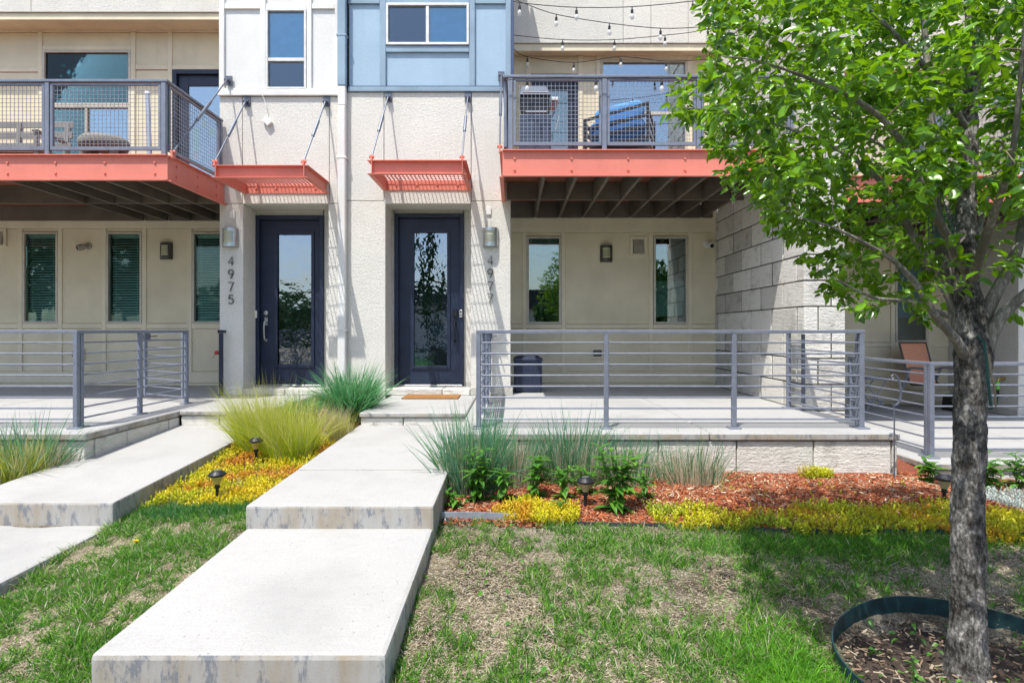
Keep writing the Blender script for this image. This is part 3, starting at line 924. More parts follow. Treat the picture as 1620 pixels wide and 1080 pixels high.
balcony('coral steel balcony with wire mesh railing right of the blue bay', XB(795), 3.28, ZB(279.5), ZB(237.5), ZB(118.5),
        [XB(p) for p in (807.5, 956.5, 1106, 1255)], [XB(p) for p in (814, 904, 993.5, 1083.5, 1173)], (ZB(251), ZB(269)), 1, 0, YB, XB(861))
balcony('coral steel balcony with wire mesh railing at the upper left', -10.2, XB(265), ZB(286), ZB(245), ZB(125.5),
        [XB(p) for p in (-470, -290, -110, 73.5, 258)], [XB(p) for p in (-140, -64, 12, 88, 166, 245)], (ZB(257.5), ZB(274)), 0, 2, YB, XB(3))
balcony('coral steel balcony seen through the tree leaves at the right', 3.85, 7.4, ZB(279.5) + NZ, ZB(237.5) + NZ, ZB(118.5) + NZ,
        [3.88, 4.95, 6.05, 7.3], [4.1, 4.76, 5.4, 6.1, 6.8], (ZB(251) + NZ, ZB(269) + NZ), 0, 0, YB, 4.2)

# tie rods
def rod(parent, a, b, cast='coral'):
    a, b = Vector(a), Vector(b)
    m = MB(); L = b - a
    m.tube([a, b], .011, 8)
    m.tube([a + L * .34, a + L * .345, a + L * .60, a + L * .605], [.012, .021, .021, .012], 8)
    o = m.build('tie_rod', M['rod'], parent)
    k = MB(); k.box(a.x - .045, a.x + .045, YF - .016, YF - .001, a.z - .06, a.z + .07)
    k.box(a.x - .012, a.x + .012, YF - .075, YF - .015, a.z - .03, a.z + .03)
    k.tube([a - Vector((.035, 0, 0)), a + Vector((.035, 0, 0))], .022, 8)
    k.build('wall_bracket', M['rod'], o)
    k = MB(); k.box(b.x - .010, b.x + .010, b.y - .03, b.y + .03, b.z - .075, b.z + .015); k.tube([b - Vector((.03, 0, 0)), b + Vector((.03, 0, 0))], .02, 8)
    k.build('clevis', M[cast], o)

def canopy(label, x0, x1, yf, z0, z1, rods):
    c = thing('canopy', label, 'canopy', ((x0 + x1) / 2, YF, z0))
    t = .008; fl = .05
    m = MB(); channel_x(m, x0 + fl, x1 - fl, yf + fl, z0, z1, fl, t); m.build('front_channel', M['coral'], c)
    m = MB(); channel_y(m, x0 + fl, yf, YF - .001, z0 + .0005, z1 - .0005, -1, fl, t); m.build('side_channel', M['coral'], c)
    m = MB(); channel_y(m, x1 - fl, yf, YF - .001, z0 + .0005, z1 - .0005, 1, fl, t); m.build('side_channel', M['coral'], c)
    box('back_channel', M['coral'], c, x0 + fl + .01, x1 - fl - .01, YF - .012, YF - .001, z0 + .001, z1 - .03, .002)
    for k in range(4): bolt(c, x0 + fl + .14 + k * (x1 - x0 - 2 * fl - .28) / 3, YF - .012, z0 + .075)
    gr = MB(); xa, xb = x0 + fl + .012, x1 - fl - .012; zt_ = z1 - .02
    n = int((xb - xa) / .052)
    for i in range(n + 1): xx = xa + (xb - xa) * i / n; gr.box(xx - .0028, xx + .0028, yf + fl + .012, YF - .013, zt_ - .025, zt_)
    yy = yf + fl + .07
    while yy < YF - .03: gr.box(xa, xb, yy - .003, yy + .003, zt_ - .004, zt_ + .003); yy += .10
    g_ = gr.build('grating', M['coral'], c, fixn=False); g_['kind'] = 'stuff'
    for a, b in rods: rod(c, a, b)
canopy('coral steel canopy with grating above the right navy door', -1.833, -.587, 7.14, 2.874, 3.048,
       [((X(614, 7.95), 7.95, Z(153, 7.95)), (X(588, 7.22), 7.22, 3.11)), ((X(740, 7.95), 7.95, Z(153, 7.95)), (X(731, 7.22), 7.22, 3.11))])
canopy('coral steel canopy with grating above the left navy door', -3.80, -2.58, 7.15, 2.829, 2.988,
       [((X(389, 7.95), 7.95, Z(160, 7.95)), (X(340.5, 7.22), 7.22, 3.05)), ((X(515, 7.95), 7.95, Z(160, 7.95)), (X(480.5, 7.22), 7.22, 3.05))])
bals = [o for o in bpy.data.objects if o.name.startswith('balcony') and o.parent is None]
rod(bals[0], (X(793, 7.94), 7.94, Z(119, 7.94)), (XB(790.5), 6.72, ZB(230)))
rod(bals[1], (X(359.5, 7.94), 7.94, Z(126, 7.94)), (XB(268) + .02, 6.72, ZB(239)))

# ================================================================== RAILINGS AND GATES
def railing(label, pts, zf, height=.914, nb=8, mat='rail', latch=False, group=None):
    r = thing('railing', label, 'railing', (*pts[0], zf))
    pm = M[mat]; zt_ = zf + height
    for k, p in enumerate(pts):
        box('post', pm, r, p[0] - .021, p[0] + .021, p[1] - .021, p[1] + .021, zf + .006, zt_ - .033, .004)
        box('base_plate', pm, r, p[0] - .055, p[0] + .055, p[1] - .055, p[1] + .055, zf + .0005, zf + .012, .003)
    for a, b in zip(pts[:-1], pts[1:]):
        ax = abs(b[0] - a[0]) > abs(b[1] - a[1])
        first, last = a is pts[0], b is pts[-1]
        if ax: box('top_rail', pm, r, a[0] - (.022 if first else 0), b[0] + (.022 if last else 0), a[1] - .022, a[1] + .022, zt_ - .032, zt_, .003)
        else: box('top_rail', pm, r, a[0] - .0215, a[0] + .0215, a[1] - (.0275 if first else 0), b[1] + (.0215 if last else 0), zt_ - .0325, zt_ - .0005, .003)
        for i in range(nb):
            z = zt_ - .118 - .1015 * i
            if ax: m_bar(r, (a[0] + .02, a[1], z), (b[0] - .02, b[1], z), pm)
            else: m_bar(r, (a[0], a[1] + .02, z), (b[0], b[1] - .02, z), pm)
    return r
_bars = {}
def m_bar(parent, a, b, mat, rad=.0085, name='bar'):
    a, b = Vector(a), Vector(b); L = (b - a).length
    key = (round(L, 4), mat.name, rad)
    if key not in _bars:
        m = MB(); m.tube([(-L / 2, 0, 0), (L / 2, 0, 0)], rad, 8)
        o = m.build(name, mat, smooth=False); _bars[key] = o.data; bpy.data.objects.remove(o)
    o = link_mesh(name, _bars[key], parent, (a + b) / 2)
    o.rotation_euler = (b - a).to_track_quat('X', 'Z').to_euler()
    return o
fx = [X(p, 5.3) for p in (757, 959, 1161, 1362.5)]
railing('front railing of the right terrace, four posts, above the cast stone face', [(x, 5.3) for x in fx], 0)
railing('short side railing of the right terrace next to the right door path', [(fx[0], 5.35), (fx[0], 6.2), (fx[0], 7.05)], 0)
railing('side railing at the right end of the right terrace', [(fx[3], 5.35), (fx[3] - .005, 6.69)], 0)
railing('front railing of the left terrace', [(-7.5, 5.3), (-6.35, 5.3), (-5.2, 5.3), (-4.07, 5.3)], 0)
railing('side railing of the left terrace along the left path', [(-4.07, 5.35), (-4.07, 6.2), (-4.07, 7.08)], 0)
railing('front railing of the lower terrace behind the tree', [(3.995, 5.44), (5.6, 5.44), (7.2, 5.44), (8.8, 5.44)], NZ)
railing('side railing of the lower terrace beside the stone wall', [(3.995, 5.49), (3.995, 6.74)], NZ)

def gate(label, hinge, ang, L, zf=.06):
    g = thing('gate', label, 'gate', (*hinge, zf))
    mt = rotz(*hinge, ang); pm = M['rail']
    zt_ = .905
    m = MB(mt); m.box(0, .034, -.017, .017, zf, zt_); m.box(L - .034, L, -.017, .017, zf, zt_); m.box(.034, L - .034, -.017, .017, zt_ - .034, zt_)
    m.build('frame', pm, g, bev=.003)
    for i in range(8):
        z = zt_ - .118 - .1015 * i
        m_bar(g, mt @ Vector((.03, 0, z)), mt @ Vector((L - .03, 0, z)), pm)
    m = MB(mt); m.box(L - .075, L - .004, -.035, .035, zt_ - .115, zt_ - .036); m.build('latch_box', M['rod'], g, bev=.004)
    m = MB(mt); m.tube([(L - .04, -.03, zt_ - .075), (L - .04, -.075, zt_ - .075), (L - .12, -.09, zt_ - .07)], .008, 6); m.tube([(L - .04, .03, zt_ - .075), (L - .04, .07, zt_ - .075), (L - .12, .085, zt_ - .07)], .008, 6)
    m.build('latch_lever', M['rod'], g)
gate('steel gate swung open behind the left side railing', (-4.11, 7.10), math.atan2(.42, -.76), .87)
gate('closed steel gate between the side railing and the right stucco pillar', (fx[0], 7.09), R(90), .84)
lp = thing('latch_post', 'dark gate latch post standing against the left stucco pillar', 'post', (X(349, 7.9), 7.9, 0))
box('post', M['navydoor'], lp, X(347, 7.9), X(352, 7.9), 7.88, 7.93, .003, .87, .004)
box('cap', M['navydoor'], lp, X(346, 7.9), X(355.5, 7.9), 7.86, 7.95, .872, .915, .006)
lp2 = thing('latch_post', 'slim dark post fixed to the corner of the stone wall', 'post', (X(1271, 6.40), 6.40, .1))
box('post', M['rod'], lp2, X(1269.3, 6.40), X(1273, 6.40), 6.385, 6.43, .10, .87, .004)
box('foot', M['rod'], lp2, X(1269.3, 6.40) - .012, X(1273, 6.40) + .012, 6.38, 6.44, .09, .099, .001)
m = MB(); m.lathe((X(343, 7.9), 7.9, .60), [(.012, -.02), (.028, -.012), (.028, .012), (.012, .02)], 12, 'y'); m.tube([(X(342, 7.9), 7.89, .59), (X(338, 7.9), 7.87, .53)], .003, 5)
tag(m.build('lock', M['red']), 'small red lock hanging on the dark latch post', 'lock')

# ================================================================== WALL FIXTURES
def downspout():
    d = thing('downspout', 'square downspout between the two bays, blue above and white below', 'downspout', (P8(543), YF - .1, -.2))
    xa, xb = P8(537), P8(550)
    zs = Z8(140)
    box('upper_pipe', M['bluetrim'], d, xa, xb, YF - .105, YF - .022, zs, TOP + .1, .01)
    box('lower_pipe', M['panelwhite'], d, xa + .006, xb - .002, YF - .100, YF - .026, Z8(171), zs - .002, .01)
    box('lower_pipe', M['panelwhite'], d, xa + .003, xb - .005, YF - .105, YF - .022, -.16, Z8(171) - .002, .01)
    for z in (.9, 3.3, 5.0): box('strap', M['panelwhite'] if z < 4 else M['bluetrim'], d, xa - .012, xb + .012, YF - .109, YF - .003, z, z + .025, .002)
downspout()

def wall_lamp(label, x, y, z, mat, w=.11, h=.26, dpt=.105):
    l = thing('wall_lamp', label, 'wall lamp', (x, y, z))
    L_ = lambda m_: m_
    sc = dpt / w
    mt = Matrix.Translation((x, y, 0)) @ Matrix.Diagonal((1, sc, 1, 1))
    z0, z1 = z - h / 2, z + h / 2; wz0, wz1 = z - h * .27, z + h * .32
    a0, a1 = math.pi * 1.0, math.pi * 2.0; wa0, wa1 = math.pi * 1.24, math.pi * 1.70
    s = MB(mt); r0, r1 = w - .006, w
    s.arc(0, 0, r0, r1, a0, a1, wz1, z1, 24); s.arc(0, 0, r0, r1, a0, a1, z0, wz0, 24)
    s.arc(0, 0, r0, r1, a0, wa0, wz0, wz1, 8); s.arc(0, 0, r0, r1, wa1, a1, wz0, wz1, 8)
    s.box(-w, w, -.006 / sc, -.001, z0, z1)
    s.arc(0, 0, 0.004, r0, a0, a1, z1 - .01, z1 - .004, 16); s.arc(0, 0, .004, r0, a0, a1, z0 + .004, z0 + .01, 16)
    s.build('shell', mat, l)
    s = MB(mt); s.arc(0, 0, r0 - .012, r0 - .008, wa0 - .1, wa1 + .1, wz0 - .01, wz1 + .01, 10); s.build('diffuser', M['diffuser'], l)
    n = 5
    for k in range(n - 1):
        zz = wz0 + (wz1 - wz0) * (k + 1) / n
        s = MB(mt); s.arc(0, 0, r0, r1 + .001, wa0, wa1, zz - .0045, zz + .0045, 8); s.build('louvre', mat, l)
wall_lamp('brushed steel wall lamp on the pillar left of the left door', P8(365.5), YF - .001, Z8(376.5), M['steel'])
wall_lamp('brushed steel wall lamp on the pillar right of the right door', P8(776), YF - .001, Z8(376), M['steel'])
wall_lamp('small bronze wall lamp between the two right porch windows', P9(959), YB - .001, Z9(401.5), M['bronze'], .1, .27, .09)
wall_lamp('small bronze wall lamp between two left porch windows', P9(264), YB - .001, Z9(397.5), M['bronze'], .1, .27, .09)

def digits(text, x, zs, label):
    t = thing('house_number', label, 'number', (x, YF, zs[-1]))
    h, w = .125, .080
    for ch_, z in zip(text, zs):
        T = lambda u, v: (x + (u - .5) * w, YF - .016, z + (v - .5) * h)
        if ch_ == '4': st = [[(.72, 0), (.72, 1), (.05, .28), (1.0, .28)]]
        elif ch_ == '7': st = [[(.05, .97), (.95, .97), (.38, 0)]]
        elif ch_ == '9':
            st = [[(.5 + .42 * math.cos(a), .70 + .28 * math.sin(a)) for a in np.linspace(0, 2 * math.pi, 19)], [(.92, .68), (.80, .36), (.45, 0)]]
        else:
            st = [[(.88, .97), (.25, .97), (.17, .53)] + [(.48 + .44 * math.cos(a), .32 + .31 * math.sin(a)) for a in np.linspace(2.2, -2.5, 15)]]
        m = MB()
        for s_ in st: m.tube([T(u, v) for u, v in s_], .0085, 4)
        m.build('digit', M['digit'], t)
digits('4975', P8(366), [Z8(p) for p in (413, 433.5, 453.5, 473.5)], 'metal house number 4975 set vertically on the left pillar')
digits('4977', P8(775.5), [Z8(p) for p in (412, 432.5, 452.5, 472)], 'metal house number 4977 set vertically on the right pillar')

def plaque(name, label, cat, x0, x1, z0, z1, y, mat, d=.02):
    return tag(box(name, mat, None, x0, x1, y - d, y - .001, z0, z1, .004), label, cat)
plaque('door_sensor', 'small white sensor box above the left steel wall lamp', 'sensor', P8(364), P8(372), Z8(346), Z8(332.5), YF, M['white'])
plaque('door_sensor', 'small white sensor box above the right steel wall lamp', 'sensor', P8(769.5), P8(777), Z8(340), Z8(327.5), YF, M['white'])
def bell(label, x, z, y, mat, face):
    b = thing('doorbell', label, 'doorbell', (x, y, z))
    box('body', mat, b, x - .018, x + .018, y - .022, y - .001, z - .055, z + .055, .006)
    m = MB(); m.lathe((x, y - .022, z - .022), [(.012, -.004), (.013, 0)], 14, 'y'); m.build('button', face, b)
    box('lens', face, b, x - .011, x + .011, y - .0245, y - .0225, z + .008, z + .042, .001)
bell('white video doorbell beside the black handle of the right door', X(729.5, YD), Z(496, YD), YD - .02, M['white'], M['black'])
bell('narrow pale doorbell on the left jamb of the left door', X(406.2, YD), Z(497, YD), YD - .02, M['white'], M['diffuser'])

def outlet(label, x, z):
    o = thing('outlet_cover', label, 'outlet', (x, YB, z))
    m = MB(); w, h = .10, .10
    m.box(x - w, x + w, YB - .03, YB - .001, z - h, z + h); m.build('mounting_block', M['sidingtrim'], o, bev=.006)
    m = MB(); m.box(x - .07, x + .07, YB - .075, YB - .031, z - .05, z + .05); m.build('cover', M['bronze'], o, bev=.014)
outlet('weatherproof outlet box low on the right porch wall', P9(944.5), Z9(558))
outlet('weatherproof outlet box low on the left porch wall', P9(125.5), Z9(560))
def vent(label, x0, x1, z0, z1):
    o = thing('wall_vent', label, 'vent', ((x0 + x1) / 2, YB, z0))
    m = MB(); t = .045
    m.box(x0, x0 + t, YB - .028, YB - .001, z0, z1); m.box(x1 - t, x1, YB - .028, YB - .001, z0, z1); m.box(x0 + t, x1 - t, YB - .028, YB - .001, z0, z0 + t * .5); m.box(x0 + t, x1 - t, YB - .028, YB - .001, z1 - t, z1)
    m.build('frame', M['sidingtrim'], o, bev=.004)
    m = MB(); xa, xb, za, zb_ = x0 + t + .005, x1 - t - .005, z0 + .03, z1 - t - .004
    m.add([(xa, YB - .012, zb_), (xb, YB - .012, zb_), (xb, YB - .07, za), (xa, YB - .07, za), (xa, YB - .002, zb_), (xb, YB - .002, zb_), (xb, YB - .002, za), (xa, YB - .002, za)],
          [(0, 1, 2, 3), (4, 7, 6, 5), (0, 3, 7, 4), (1, 5, 6, 2), (3, 2, 6, 7), (0, 4, 5, 1)])
    m.build('hood', M['sensorbeige'], o)
vent('square hooded wall vent left of the right porch window', P9(996.5), P9(1023), Z9(404), Z9(374.5))
vent('square hooded wall vent at the left edge of the photo', P9(-15), P9(11.5), Z9(390), Z9(362))
def camera_fix(label, x, z, mat, aim):
    o = thing('security_camera', label, 'camera', (x, YB, z))
    m = MB(); m.lathe((x, YB - .03, z + .015), [(.03, 0), (.055, .012), (.06, .029)], 18, 'y'); m.build('mount', mat, o)
    c = Vector((x, YB - .04, z + .01)); d = Vector(aim).normalized()
    m = MB(); m.tube([c, c + d * .03, c + d * .05, c + d * .13, c + d * .135], [.025, .03, .05, .052, .044], 16); b = m.build('body', mat, o)
    m = MB(); m.tube([c + d * .1352, c + d * .139], [.036, .034], 16); m.build('lens', M['black'], b)
camera_fix('white dome camera at the top right of the right porch wall', P9(1118), Z9(388), M['white'], (.25, -1, -.35))
camera_fix('beige spot camera between the two leftmost porch windows', P9(140), Z9(391), M['sensorbeige'], (-.75, -1, -.45))

# loose cable with a white block on the left bay
cb = thing('loose_cable', 'thin white cable with a tilted white block hanging on the left stucco bay', 'cable', (P8(424), YF - .03, Z8(190)))
m = MB(); m.tube([(P8(q[0]), YF - .012 - .02 * (i > 0), Z8(q[1])) for i, q in enumerate([(408, 152), (416, 151), (420, 160), (423, 172), (424, 182), (424.5, 188)])], .0045, 6); m.build('cord', M['white'], cb)
m = MB(Matrix.Translation((P8(424.5), YF - .028, Z8(193))) @ Matrix.Rotation(R(48), 4, 'Y')); m.box(-.055, .055, -.02, .02, -.045, .045); m.build('block', M['white'], cb, bev=.006)

# ================================================================== STRING LIGHTS
def string_light(label, pts, bulbs, drop=.03):
    s = thing('string_light', label, 'string light', pts[0])
    P_ = [Vector(p) for p in pts]
    # smooth the cord a little
    out = []
    for i in range(len(P_) - 1):
        a, b, c, d = P_[max(i - 1, 0)], P_[i], P_[i + 1], P_[min(i + 2, len(P_) - 1)]
        for k in range(6):
            t = k / 6
            out.append(.5 * ((2 * b) + (c - a) * t + (2 * a - 5 * b + 4 * c - d) * t * t + (3 * b - a - 3 * c + d) * t ** 3))
    out.append(P_[-1])
    m = MB(); m.tube(out, .0055, 5); m.build('cord', M['cable'], s, fixn=False)
    for b in bulbs:
        x, y, z = b
        m = MB(); m.lathe((x, y, z - drop), [(.006, drop - .002), (.008, 0), (.017, -.012), (.017, -.05), (.013, -.055)], 10); k = m.build('socket', M['cable'], s)
        m = MB(); m.lathe((x, y, z - drop - .056), [(.011, 0), (.026, -.03), (.028, -.048), (.018, -.07), (.004, -.08)], 12); m.build('bulb', M['bulb'], k, smooth=True)
def sl(label, D, pts, bl):
    string_light(label, [(X(a, D), D, Z(b, D)) for a, b in pts], [(X(a, D), D, Z(b, D)) for a, b in bl])
sl('topmost string of clear bulbs above the right balcony', 7.1, [(812, 2), (833, 6), (912, 12), (1000, 11), (1096, 2), (1180, -10)], [(822, 5), (912, 12), (1000, 11), (1096, 2)])
sl('slanting string of clear bulbs second from the top', 7.5, [(816, 0), (833, 7), (880, 23), (964, 37), (1045, 45), (1110, 43), (1200, 36)], [(880, 23), (964, 37), (1045, 45), (1130, 42)])
sl('string of clear bulbs just in front of the balcony soffit', 8.2, [(812, 56), (890, 63), (972, 63), (1052, 56), (1107, 49), (1190, 30)], [(890, 63), (972, 63), (1052, 56), (1120, 46)])
sl('lowest drooping string of clear bulbs under the soffit', 8.95, [(813, 78), (834.5, 90), (907.7, 99), (982, 90), (1054, 97), (1120, 94)], [(834.5, 90), (907.7, 99), (982, 90), (1054, 97)])
sl('string of clear bulbs tied along the right balcony top rail', 6.62, [(801, 127), (834, 124), (890, 125), (943, 123.5), (1000, 126), (1047, 124), (1110, 128)], [(834, 124), (943, 123.5), (1047, 124)])

# ================================================================== FURNITURE
def bin_():
    b = thing('storage_bin', 'small navy ribbed plastic bin beside the right stucco pillar', 'bin', (.2, 8.45, 0))
    x0, x1, y0, y1, h = .01, .42, 8.30, 8.66, .46
    m = MB(); m.box(x0, x1, y0, y1, .004, h); bd = m.build('body', M['binnavy'], b, bev=.02)
    for k in range(7):
        xx = x0 + .035 + k * (x1 - x0 - .07) / 6
        box('rib', M['binnavy'], bd, xx - .012, xx + .012, y0 - .009, y0 - .0005, .03, h - .04, .003)
    m = MB(); m.add([(x0 - .012, y0 - .014, h + .002), (x1 + .012, y0 - .014, h + .002), (x1 + .012, y1 + .012, h + .002), (x0 - .012, y1 + .012, h + .002),
                     (x0 - .008, y0 - .01, h + .04), (x1 + .008, y0 - .01, h + .04), (x1 + .008, y1, h + .04), (x0 - .008, y1, h + .04),
                     (x0 + .06, y0 + .05, h + .075), (x1 - .06, y0 + .05, h + .075), (x1 - .06, y1 - .05, h + .075), (x0 + .06, y1 - .05, h + .075)],
                    [(0, 3, 2, 1), (0, 1, 5, 4), (1, 2, 6, 5), (2, 3, 7, 6), (3, 0, 4, 7), (4, 5, 9, 8), (5, 6, 10, 9), (6, 7, 11, 10), (7, 4, 8, 11), (8, 9, 10, 11)])
    m.build('lid', M['binnavy'], b, bev=.006)
    m = MB(); m.tube([(x0 - .02, y0 + .02, .33), (x0 - .045, y0 + .01, .31), (x0 - .04, y0 + .01, .26), (x0 - .015, y0 + .02, .25)], .007, 6); m.build('handle', M['white'], b)
bin_()
dm = thing('doormat', 'brown coir doormat in front of the right door step', 'doormat', (-1.1, 7.7, 0))
m = MB(); m.box(-1.48, -.73, 7.52, 7.93, .002, .020); m.build('pile', M['coir'], dm, bev=.006)
for k in range(60):
    pass

def sling_chair():
    c = thing('patio_chair', 'coral sling patio chair on the lower terrace left of the tree', 'chair', (6.05, 8.5, NZ))
    mt = rotz(6.33, 8.62, R(9), NZ); fm = M['chairframe']
    w = .27
    for s_ in (-1, 1):
        m = MB(mt); m.tube([(s_ * w, -.30, .004), (s_ * w, -.30, .60), (s_ * w, -.25, .645), (s_ * w, .05, .65), (s_ * w, .22, .60)], .019, 8); m.build('arm', fm, c)
        m = MB(mt); m.tube([(s_ * w, .34, .004), (s_ * w, .20, .40), (s_ * w, .10, .62)], .019, 8); m.build('leg', fm, c)
        m = MB(mt); m.tube([(s_ * (w - .035), -.28, .42), (s_ * (w - .035), .10, .385), (s_ * (w - .035), .15, .43), (s_ * (w - .035), .33, 1.02)], .016, 8); m.build('side_rail', M['bronze'], c)
    for z, y in ((.42, -.28), (1.02, .33)):
        m = MB(mt); m.tube([(-w + .035, y, z), (w - .035, y, z)], .014, 8); m.build('cross_bar', M['white'] if z < .5 else M['bronze'], c)
    m = MB(mt); ww = w - .04
    prof = [(-.28, .425), (-.1, .405), (.09, .39), (.13, .41), (.16, .47), (.245, .74), (.328, 1.03)]
    vs = []; fs = []
    for y, z in prof:
        vs += [(-ww, y, z), (ww, y, z), (-ww, y + .004, z - .012), (ww, y + .004, z - .012)]
    for i in range(len(prof) - 1):
        a = i * 4; fs += [(a, a + 1, a + 5, a + 4), (a + 3, a + 2, a + 6, a + 7), (a, a + 4, a + 6, a + 2), (a + 1, a + 3, a + 7, a + 5)]
    e = (len(prof) - 1) * 4; fs += [(0, 2, 3, 1), (e, e + 1, e + 3, e + 2)]
    m.add(vs, fs); m.build('sling_seat', M['coralfabric'], c)
sling_chair()
def side_table():
    t = thing('folding_table', 'small folding metal table between the stone wall and the coral chair', 'table', (5.39, 8.6, NZ))
    z = .50 + NZ
    m = MB(); m.lathe((5.39, 8.6, z), [(.24, -.012), (.255, -.004), (.255, .008), (.245, .012)], 28); m.build('table_top', M['chairframe'], t)
    for yy in (8.45, 8.75):
        m = MB(); m.tube([(5.20, yy, z - .01), (5.56, yy, NZ + .004)], .010, 6); m.build('leg', M['chairframe'], t)
        m = MB(); m.tube([(5.58, yy + .03, z - .01), (5.24, yy + .03, NZ + .004)], .010, 6); m.build('leg', M['chairframe'], t)
    m = MB(); m.tube([(5.26, 8.46, NZ + .16), (5.39, 8.44, NZ + .12), (5.5, 8.46, NZ + .16)], .008, 6); m.tube([(5.5, 8.46, NZ + .16), (5.5, 8.75, NZ + .16)], .008, 6); m.build('brace', M['chairframe'], t)
side_table()
def hook():
    h = thing('shepherd_hook', 'thin dark shepherd hook standing in the mulch before the right terrace corner', 'hook', (3.26, 4.86, -.42))
    x, y = 3.255, 4.86
    g0 = gzf(x, y)
    m = MB(); m.tube([(x, y, g0 - .05), (x, y, Z(641, y))], .006, 6); m.build('stake', M['rod'], h)
    k = [(1414, 597), (1411, 599), (1410, 595), (1413, 592), (1418, 594), (1422, 602), (1425, 614), (1425, 626), (1422, 636), (1417, 641), (1413, 641), (1412, 638)]
    m = MB(); m.tube([(X(a, y), y, Z(b, y)) for a, b in k], [.005, .006, .006, .006, .007, .0085, .010, .010, .009, .007, .006, .005], 6); m.build('crook', M['rod'], h)
hook()
def hose():
    h = thing('garden_hose', 'garden hose with lime green nozzle on a wall tap at the right', 'hose', (7.1, 8.2, NZ))
    yy = 8.12; xw = 7.06
    z = Z(600, yy)
    m = MB(); m.tube([(7.10, yy + .1, z), (xw - .04, yy + .1, z), (xw - .06, yy + .1, z - .03)], [.02, .02, .018], 8); m.lathe((xw - .02, yy + .1, z + .055), [(.03, 0), (.034, .008), (.03, .014)], 10); m.build('tap', M['brass'], h)
    m = MB(); m.tube([(xw - .06, yy + .1, z - .035), (xw - .06, yy + .1, z - .05), (xw - .06, yy + .1, z - .15)], [.018, .026, .024], 10); m.build('connector', M['lime'], h)
    m = MB(); m.tube([(xw - .06, yy + .1, z - .15), (xw - .06, yy + .1, z - .25)], [.018, .015], 10); m.build('collar', M['black'], h)
    m = MB(); m.tube([(xw - .06, yy + .1, z - .25), (xw - .07, yy + .1, z - .36), (xw - .11, yy + .15, z - .44), (xw - .2, yy + .3, z - .46), (xw - .30, yy + .4, z - .40)], .011, 8); m.build('hose', M['green'], h)
    b = thing('hose_box', 'black hose box on the floor right of the tree trunk', 'box', (6.8, 8.6, NZ))
    m = MB(); m.prism([(6.58, NZ + .003), (6.98, NZ + .003), (6.96, NZ + .2), (6.9, NZ + .24), (6.66, NZ + .24), (6.60, NZ + .2)], 8.5, 8.75); m.build('case', M['black'], b, bev=.01)
    m = MB(); m.lathe((6.78, 8.498, NZ + .12), [(.06, -.015), (.08, -.006), (.08, 0)], 18, 'y'); m.build('reel_hub', M['binnavy'], b)
hose()

def grill():
    g_ = thing('grill', 'dark blue gas grill with side shelf on the right balcony', 'grill', (.2, 7.7, 3.0))
    z = ZB(237.5)
    x0, x1, y0, y1 = X(822, 7.6), X(872, 7.6), 7.6, 8.15
    m = MB(); m.box(x0, x1, y0, y1, z + .05, Z(180, 7.6)); cab = m.build('cabinet', M['grillblue'], g_, bev=.02)
    for k in range(2):
        xa = x0 + .02 + k * (x1 - x0 - .03) / 2
        box('cabinet_door', M['grillblue'], cab, xa, xa + (x1 - x0) / 2 - .03, y0 - .012, y0 - .001, z + .08, Z(188, 7.6), .004)
    box('firebox', M['black'], g_, x0 + .02, x1 - .02, y0 + .02, y1 - .02, Z(179.8, 7.6), Z(150, 7.6), .02)
    box('towel_bar', M['steel'], g_, x0 + .08, x1 - .06, y0 - .05, y0 - .03, Z(180, 7.6), Z(177.5, 7.6), .004)
    m = MB(); za, zb_ = Z(149.8, 7.6), Z(127, 7.6)
    m.add([(x0, y0, za), (x1, y0, za), (x1, y1, za), (x0, y1, za), (x0 + .03, y0 + .10, zb_ - .03), (x1 - .06, y0 + .10, zb_ - .03), (x0 + .08, y0 + .22, zb_), (x1 - .12, y0 + .22, zb_), (x1 - .06, y1 - .05, zb_ - .05), (x0 + .03, y1 - .05, zb_ - .05)],
          [(0, 3, 2, 1), (0, 1, 5, 4), (4, 5, 7, 6), (6, 7, 8, 9), (9, 8, 2, 3), (1, 2, 8, 7, 5), (3, 0, 4, 6, 9)])
    m.build('lid', M['grillblue'], g_, bev=.012)
    m = MB(); m.tube([(x0 + .04, y0 - .03, za + .02), (x1 - .04, y0 - .03, za + .02)], .012, 8); m.build('lid_handle', M['steel'], g_)
    box('side_shelf', M['white'], g_, x1 + .005, x1 + .10, y0 + .05, y1 - .1, Z(156, 7.6), Z(151, 7.6), .006)
    m = MB(); m.tube([(x1 + .05, y0 + .08, Z(157, 7.6)), (x1 + .06, y0 + .08, Z(172, 7.6)), (x1 - .0, y0 + .08, Z(182, 7.6))], .014, 6); m.build('shelf_bracket', M['grillblue'], g_)
    m = MB(); m.tube([(x1 + .11, y0 + .06, Z(179, 7.6)), (x1 + .06, y0 + .06, Z(205, 7.6))], .010, 6); m.build('tongs', M['steel'], g_)
    for xx in (x0 + .05, x1 - .05):
        m = MB(); m.tube([(xx, y0 + .05, z + .003), (xx, y0 + .05, z + .05)], .02, 8); m.build('foot', M['black'], g_)
grill()
